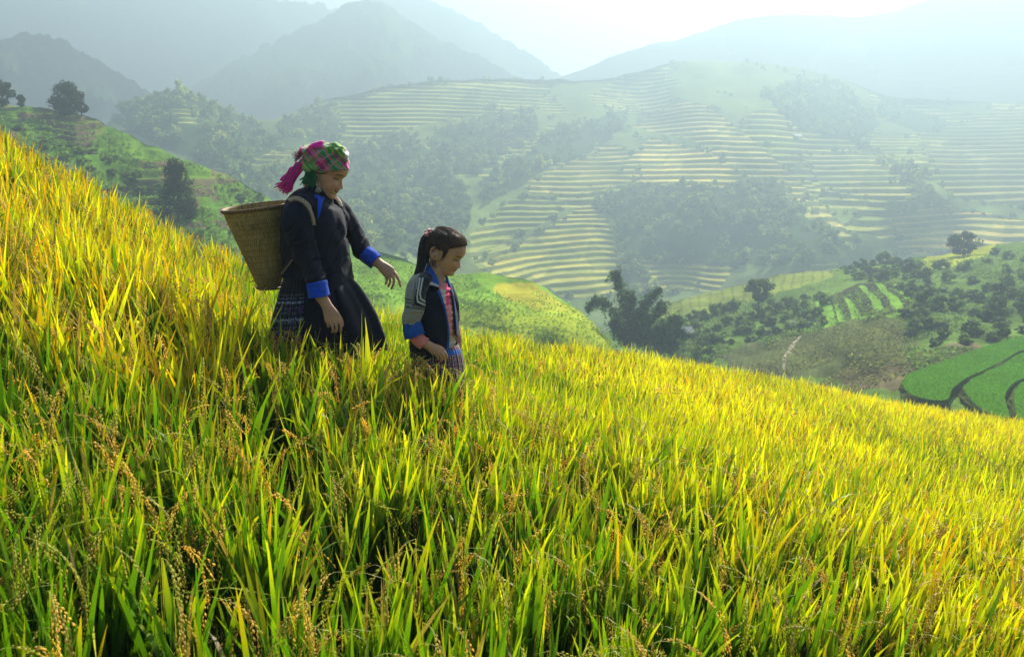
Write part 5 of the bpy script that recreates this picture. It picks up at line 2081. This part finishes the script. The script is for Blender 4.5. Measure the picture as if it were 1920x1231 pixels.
own(mk('stray_locks', V_, F_, M_HAIR, col=C_), hair)
# pink beaded hair tie
a = Acc()
tc_ = at(802.5, 437, G0 - .01)
for _ in range(34):
    d = rg.normal(0, 1, 3)
    d /= np.linalg.norm(d)
    cpos = tc_ + d * np.array((.016, .022, .018)) * rg.uniform(.6, 1.1)
    Vs = cpos + np.array([(0, 0, 1), (0, 0, -1), (1, 0, 0), (-1, 0, 0), (0, 1, 0), (0, -1, 0)]) * rg.uniform(.004, .008)
    a.add(Vs, T=np.array([(0, 2, 4), (0, 4, 3), (0, 3, 5), (0, 5, 2), (1, 4, 2), (1, 3, 4), (1, 5, 3), (1, 2, 5)]), col=[(.55, .05, .10), (.65, .25, .30), (.75, .70, .72), (.40, .02, .05)][rg.integers(4)])
own(a.build('hair_tie', M_COL), girl)
# --- pink shirt
V, Q, T = loft(G0, [(817, 527, 0, 22, .055), (816, 534, 0, 28, .07), (815, 548, 0, 34, .098), (814, 580, 0, 38, .108), (815, 610, 0, 38, .105), (816, 636, 0, 38, .105), (817, 656, 0, 38, .108)], 120, 110, 2.3, cap=False)
V = wrinkle(V, [Q], .004, 16, 5, (1, 1, .6))
V = V + normals(V, [Q]) * (.0025 * np.sin(to_px(V)[1] * .55 + to_px(V)[0] * .2))[:, None]
q, r_ = to_px(V)
c = np.broadcast_to(np.array((.60, .215, .205)), (len(V), 3)).copy()
c *= (1 + .15 * np.sin(r_ * 1.1))[:, None]
lace = in_poly(q, r_, [(826, 541), (836, 543), (836.5, 570), (832, 573)])
c[lace] = (.52, .47, .36)
frl = np.abs(q - (839 + .02 * (r_ - 545) + 1.5 * np.sin(r_ * .9))) < 3.2 + 1.2 * np.sin(r_ * 1.3)
frl &= r_ < 572
c[frl] = (.70, .03, .15)
frl = in_poly(q, r_, [(841, 541), (852, 545), (851, 553), (840, 566), (838, 574), (836, 571)]) & (np.sin(r_ * 1.5 + q) > -.2)
c[frl] = (.70, .03, .15)
fr = (r_ > 631) & (q > 838)
c[fr] = np.where((np.sin(q[fr] * 2.6) > 0)[:, None], np.array((.50, .44, .34)), np.array((.30, .25, .17)))
own(mk('shirt', V, Q, M_COL, col=c), girl)

# --- skirt below
V, Q, _ = loft(G0, [(818, 648, 0, 41, .115), (820, 665, 0, 46, .125), (821, 690, 0, 49, .135), (821, 735, 0, 52, .145)], 300, 80, cap=False)
Vg = V.reshape(80, 300, 3)
a_ = np.linspace(0, 2 * math.pi, 300, endpoint=False)
Vg = Vg + (Vg - Vg.mean(1, keepdims=True)) * (.06 * np.abs(np.sin(a_ * 20)) * np.linspace(.2, 1, 80)[:, None])[..., None]
q, r_ = to_px(Vg)
c = np.broadcast_to(np.array((.035, .015, .035)), q.shape + (3,)).copy()
dots = (np.sin(a_ * 62)[None] > .1) & (np.sin(r_ * 1.55 + 4 * a_) > .35)
c[dots] = (.42, .38, .38)
pk = (np.sin(a_ * 62)[None] > .1) & (np.sin(r_ * .8 + 4 * a_) > .8)
c[pk] = (.45, .04, .12)
sash = (r_ < 667 - .15 * (q - 838)) & (r_ > 655)
c[sash] = (.02, .09, .36)
own(mk('skirt', Vg.reshape(-1, 3), Q, M_COL, col=c.reshape(-1, 3)), girl)

# --- jacket, open down the front
rows = [(812, 517, -.005, 24, .062), (808, 526, -.005, 33, .085), (806, 537, 0, 41, .108), (806, 555, 0, 45, .122), (808, 580, 0, 46.5, .126), (812, 605, 0, 47, .126), (815, 630, 0, 46.5, .128), (814, 655, 0, 46, .132), (811, 672, 0, 44, .135)]
n, k = 220, 170
V, Q, _ = loft(G0, rows, n, k, 2.35, cap=False)
V = wrinkle(V, [Q], .0045, 12, 15, (1, 1, .5))
q, r_ = to_px(V)
opening = [(818, 500), (824, 544), (830, 560), (835.5, 577), (840, 600), (843, 622), (842, 645), (838, 664), (836, 700), (880, 700), (860, 668), (857, 640), (853.5, 606), (850, 575), (847, 548), (838, 520), (834, 500)]
cen = V[Q].mean(1)
cq, cr = to_px(cen)
nearside = cen[:, 1] < G0 + .045
Qk = Q[~(in_poly(cq, cr, opening) & nearside)]
hem = np.interp(cq, [760, 800, 838, 870], [669, 674, 662, 628])
nrm = (to_px(V[Qk].mean(1))[1] < np.interp(to_px(V[Qk].mean(1))[0], [760, 800, 838, 842, 850, 870], [670, 674, 663, 660, 634, 626]))
Qk = Qk[nrm]
jk = mk('jacket', V, Qk, M_BLACK)
sm = jk.modifiers.new('thickness', 'SOLIDIFY')
sm.thickness = .004
sm.offset = -1
jk = own(jk, girl)
bjk = bvh(V, [Qk])
trim = Acc()
for pts, hw_ in (([(823, 545), (829, 560), (834.5, 577), (839, 600), (842, 622), (841, 645), (838, 661)], [2.2, 2.0, 1.3, 1.1, 1.2, 1.6, 1.6]),):
    P = np.array(pts, float)
    P[:, 0] -= 1.6
    V2, Q2 = band(bjk, P, hw_, .003, 60, 5, G0)
    trim.add(V2, Q2)
own(trim.build('front_trim', M_DKBLUE), jk)
# far front edge, blue inside
V2, Q2, T2 = loft(G0, [(845.5, 540, -.015, 1.6, .010), (849.5, 556, -.03, 1.9, .012), (852.5, 580, -.035, 1.7, .012), (855, 605, -.035, 1.4, .012), (857.5, 626, -.035, 1.0, .010)], 14, 40)
own(mk('front_trim', V2, [Q2, T2], M_DKBLUE), jk)

# --- near sleeve with embroidered linen
rows = [(796, 525, -.05, 15, .05), (785, 535, -.085, 19, .058), (780.5, 552, -.108, 19.5, .060), (777, 575, -.122, 19, .056), (772, 596, -.13, 17.5, .053), (771, 607, -.132, 16.5, .050)]
n, k = 260, 260
V, Q, T = loft(G0, rows, n, k, 2.1)
V = wrinkle(V, [Q, T], .005, 14, 25, (1, 1, .8))
q, r_ = to_px(V)
c = np.broadcast_to(np.array((.012, .013, .02)), (len(V), 3)).copy()
lin = in_poly(q, r_, [(740, 500), (790, 500), (783, 532), (777, 560), (777, 573), (802, 582), (802, 640), (740, 640)])
fine = .75 + .3 * np.sin(r_ * 2.6 + .5 * np.sin(q * .5)) * np.where(r_ > 578, 1, .25) + .25 * np.sin(q * 2.4) * (r_ <= 578)
c[lin] = np.array((.27, .28, .235)) * fine[lin][:, None]
pat = in_poly(q, r_, [(768, 585), (796, 583), (790, 606), (764, 606)]) & (fbm(V * 60, 2, 5) > .1)
c[pat] = np.array((.30, .25, .13)) * fine[pat][:, None]
dotrow = np.sin(np.where(r_ < 572, r_ * 2.0, q * 2.0))
dk = in_poly(q, r_, [(777.5, 530), (780.5, 530), (776, 570), (798, 579), (798, 583), (772, 573), (772, 568)])
c[dk] = (.015, .016, .02)
c[dk & (dotrow > .2)] = (.22, .23, .2)
for off in (0, 5.5):
    ln = in_poly(q, r_, [(786 + off, 520), (789 + off, 520), (783.5 + off, 556 - off), (784.5 + off, 564 - off), (803, 573 - off), (803, 576 - off), (782 + off, 566.5 - off), (780.5 + off, 556 - off)])
    c[ln] = (.42, .42, .36)
c[(np.abs(r_ - 566.5 - .1 * (q - 760)) < 1.0) & (q < 771)] = (.015, .015, .02)
c[(np.abs(r_ - 561 - .1 * (q - 760)) < 1.0) & (q < 771)] = (.015, .015, .02)
c[(np.abs(r_ - 577.5 - .17 * (q - 777)) < .9) & lin] = (.02, .02, .02)
own(mk('sleeve', V, [Q, T], M_COL, col=c), jk)
V, Q = hollow(G0, [(771, 604.5, -.132, 16.8, .051), (773.5, 616, -.134, 18.6, .053), (778, 630.5, -.137, 20.2, .055)], 60, 20)
own(mk('cuff', rumple(V, [Q], .0035, 24, 2), Q, M_DKBLUE), jk)
V, Q = hollow(G0, [(777, 626, -.138, 13, .036), (785, 635, -.14, 12.5, .034), (796, 644.5, -.143, 12.2, .031)], 50, 20)
own(mk('shirt_cuff', rumple(V, [Q], .0045, 30, 3), Q, M_COL, col=np.array((.58, .17, .14))), girl)
# far sleeve
V, Q, T = loft(G0, [(834, 540, .07, 16, .05), (845, 565, .10, 14.5, .05), (850, 590, .105, 12, .045), (853, 610, .10, 10.5, .04)], 48, 50)
own(mk('sleeve', wrinkle(V, [Q, T], .004, 14, 8), [Q, T], M_BLACK), jk)

# --- wide blue collar edged in pale braid
CO = [((800, 494), (796, 506), (793.5, 512)), ((806, 496), (800, 514), (795, 533)), ((811, 503), (807, 520), (804, 535.5)), ((815, 512), (813, 526), (812, 537.5)), ((819, 522), (820, 532), (821, 540.5))]
und = bvh(*(lambda v, f: (v, f))(jk.data and V * 0 + V, [Q, T])) if False else None
Ball = Acc()
for o_ in (jk,):
    vv = np.empty(len(o_.data.vertices) * 3, np.float32)
    o_.data.vertices.foreach_get('co', vv)
    Ball.add(vv.reshape(-1, 3), Qk)
Vb, Fb = fuse([loft(G0, [(826, 480, 0, 18, .046), (821, 498, 0, 18.5, .046), (816, 514, 0, 20, .05), (812, 524, 0, 30, .08), (808, 536, 0, 41, .112), (806, 556, 0, 46, .126)], 60, 50)], .004, 2)
bc = bvh(Vb, Fb)
rowsP = np.array(CO, float)
m1, m2 = 40, 26
A = np.stack([bez(rowsP[:, i], m1) for i in range(3)], 1)
Gd = np.stack([bez(A[i], m2) for i in range(m1)], 0)
Wp = np.array([[on(bc, Gd[i, j, 0], Gd[i, j, 1], .007 + .004 * math.sin(j / m2 * 3), G0 - .05) for j in range(m2)] for i in range(m1)])
ed = np.zeros((m1, m2))
ed[:, -5:] = 1
ed[:7, 10:] = 1
ed[0:2] = 1
cc = np.where(ed[..., None] > 0, np.array((.40, .40, .37)), np.array((.014, .07, .26)))
co = mk('collar', Wp.reshape(-1, 3), grid_faces(m2, m1), M_COL, col=cc.reshape(-1, 3))
sm = co.modifiers.new('thickness', 'SOLIDIFY')
sm.thickness = .003
sm.offset = 0
own(co, jk)
V2, Q2, T2 = loft(G0, [(836, 517, .01, 2.5, .012), (840, 528, -.0, 3.2, .014), (845, 541, -.015, 2.6, .014), (848, 551, -.02, 1.2, .008)], 16, 30)
own(mk('collar', V2, [Q2, T2], M_DKBLUE), jk)
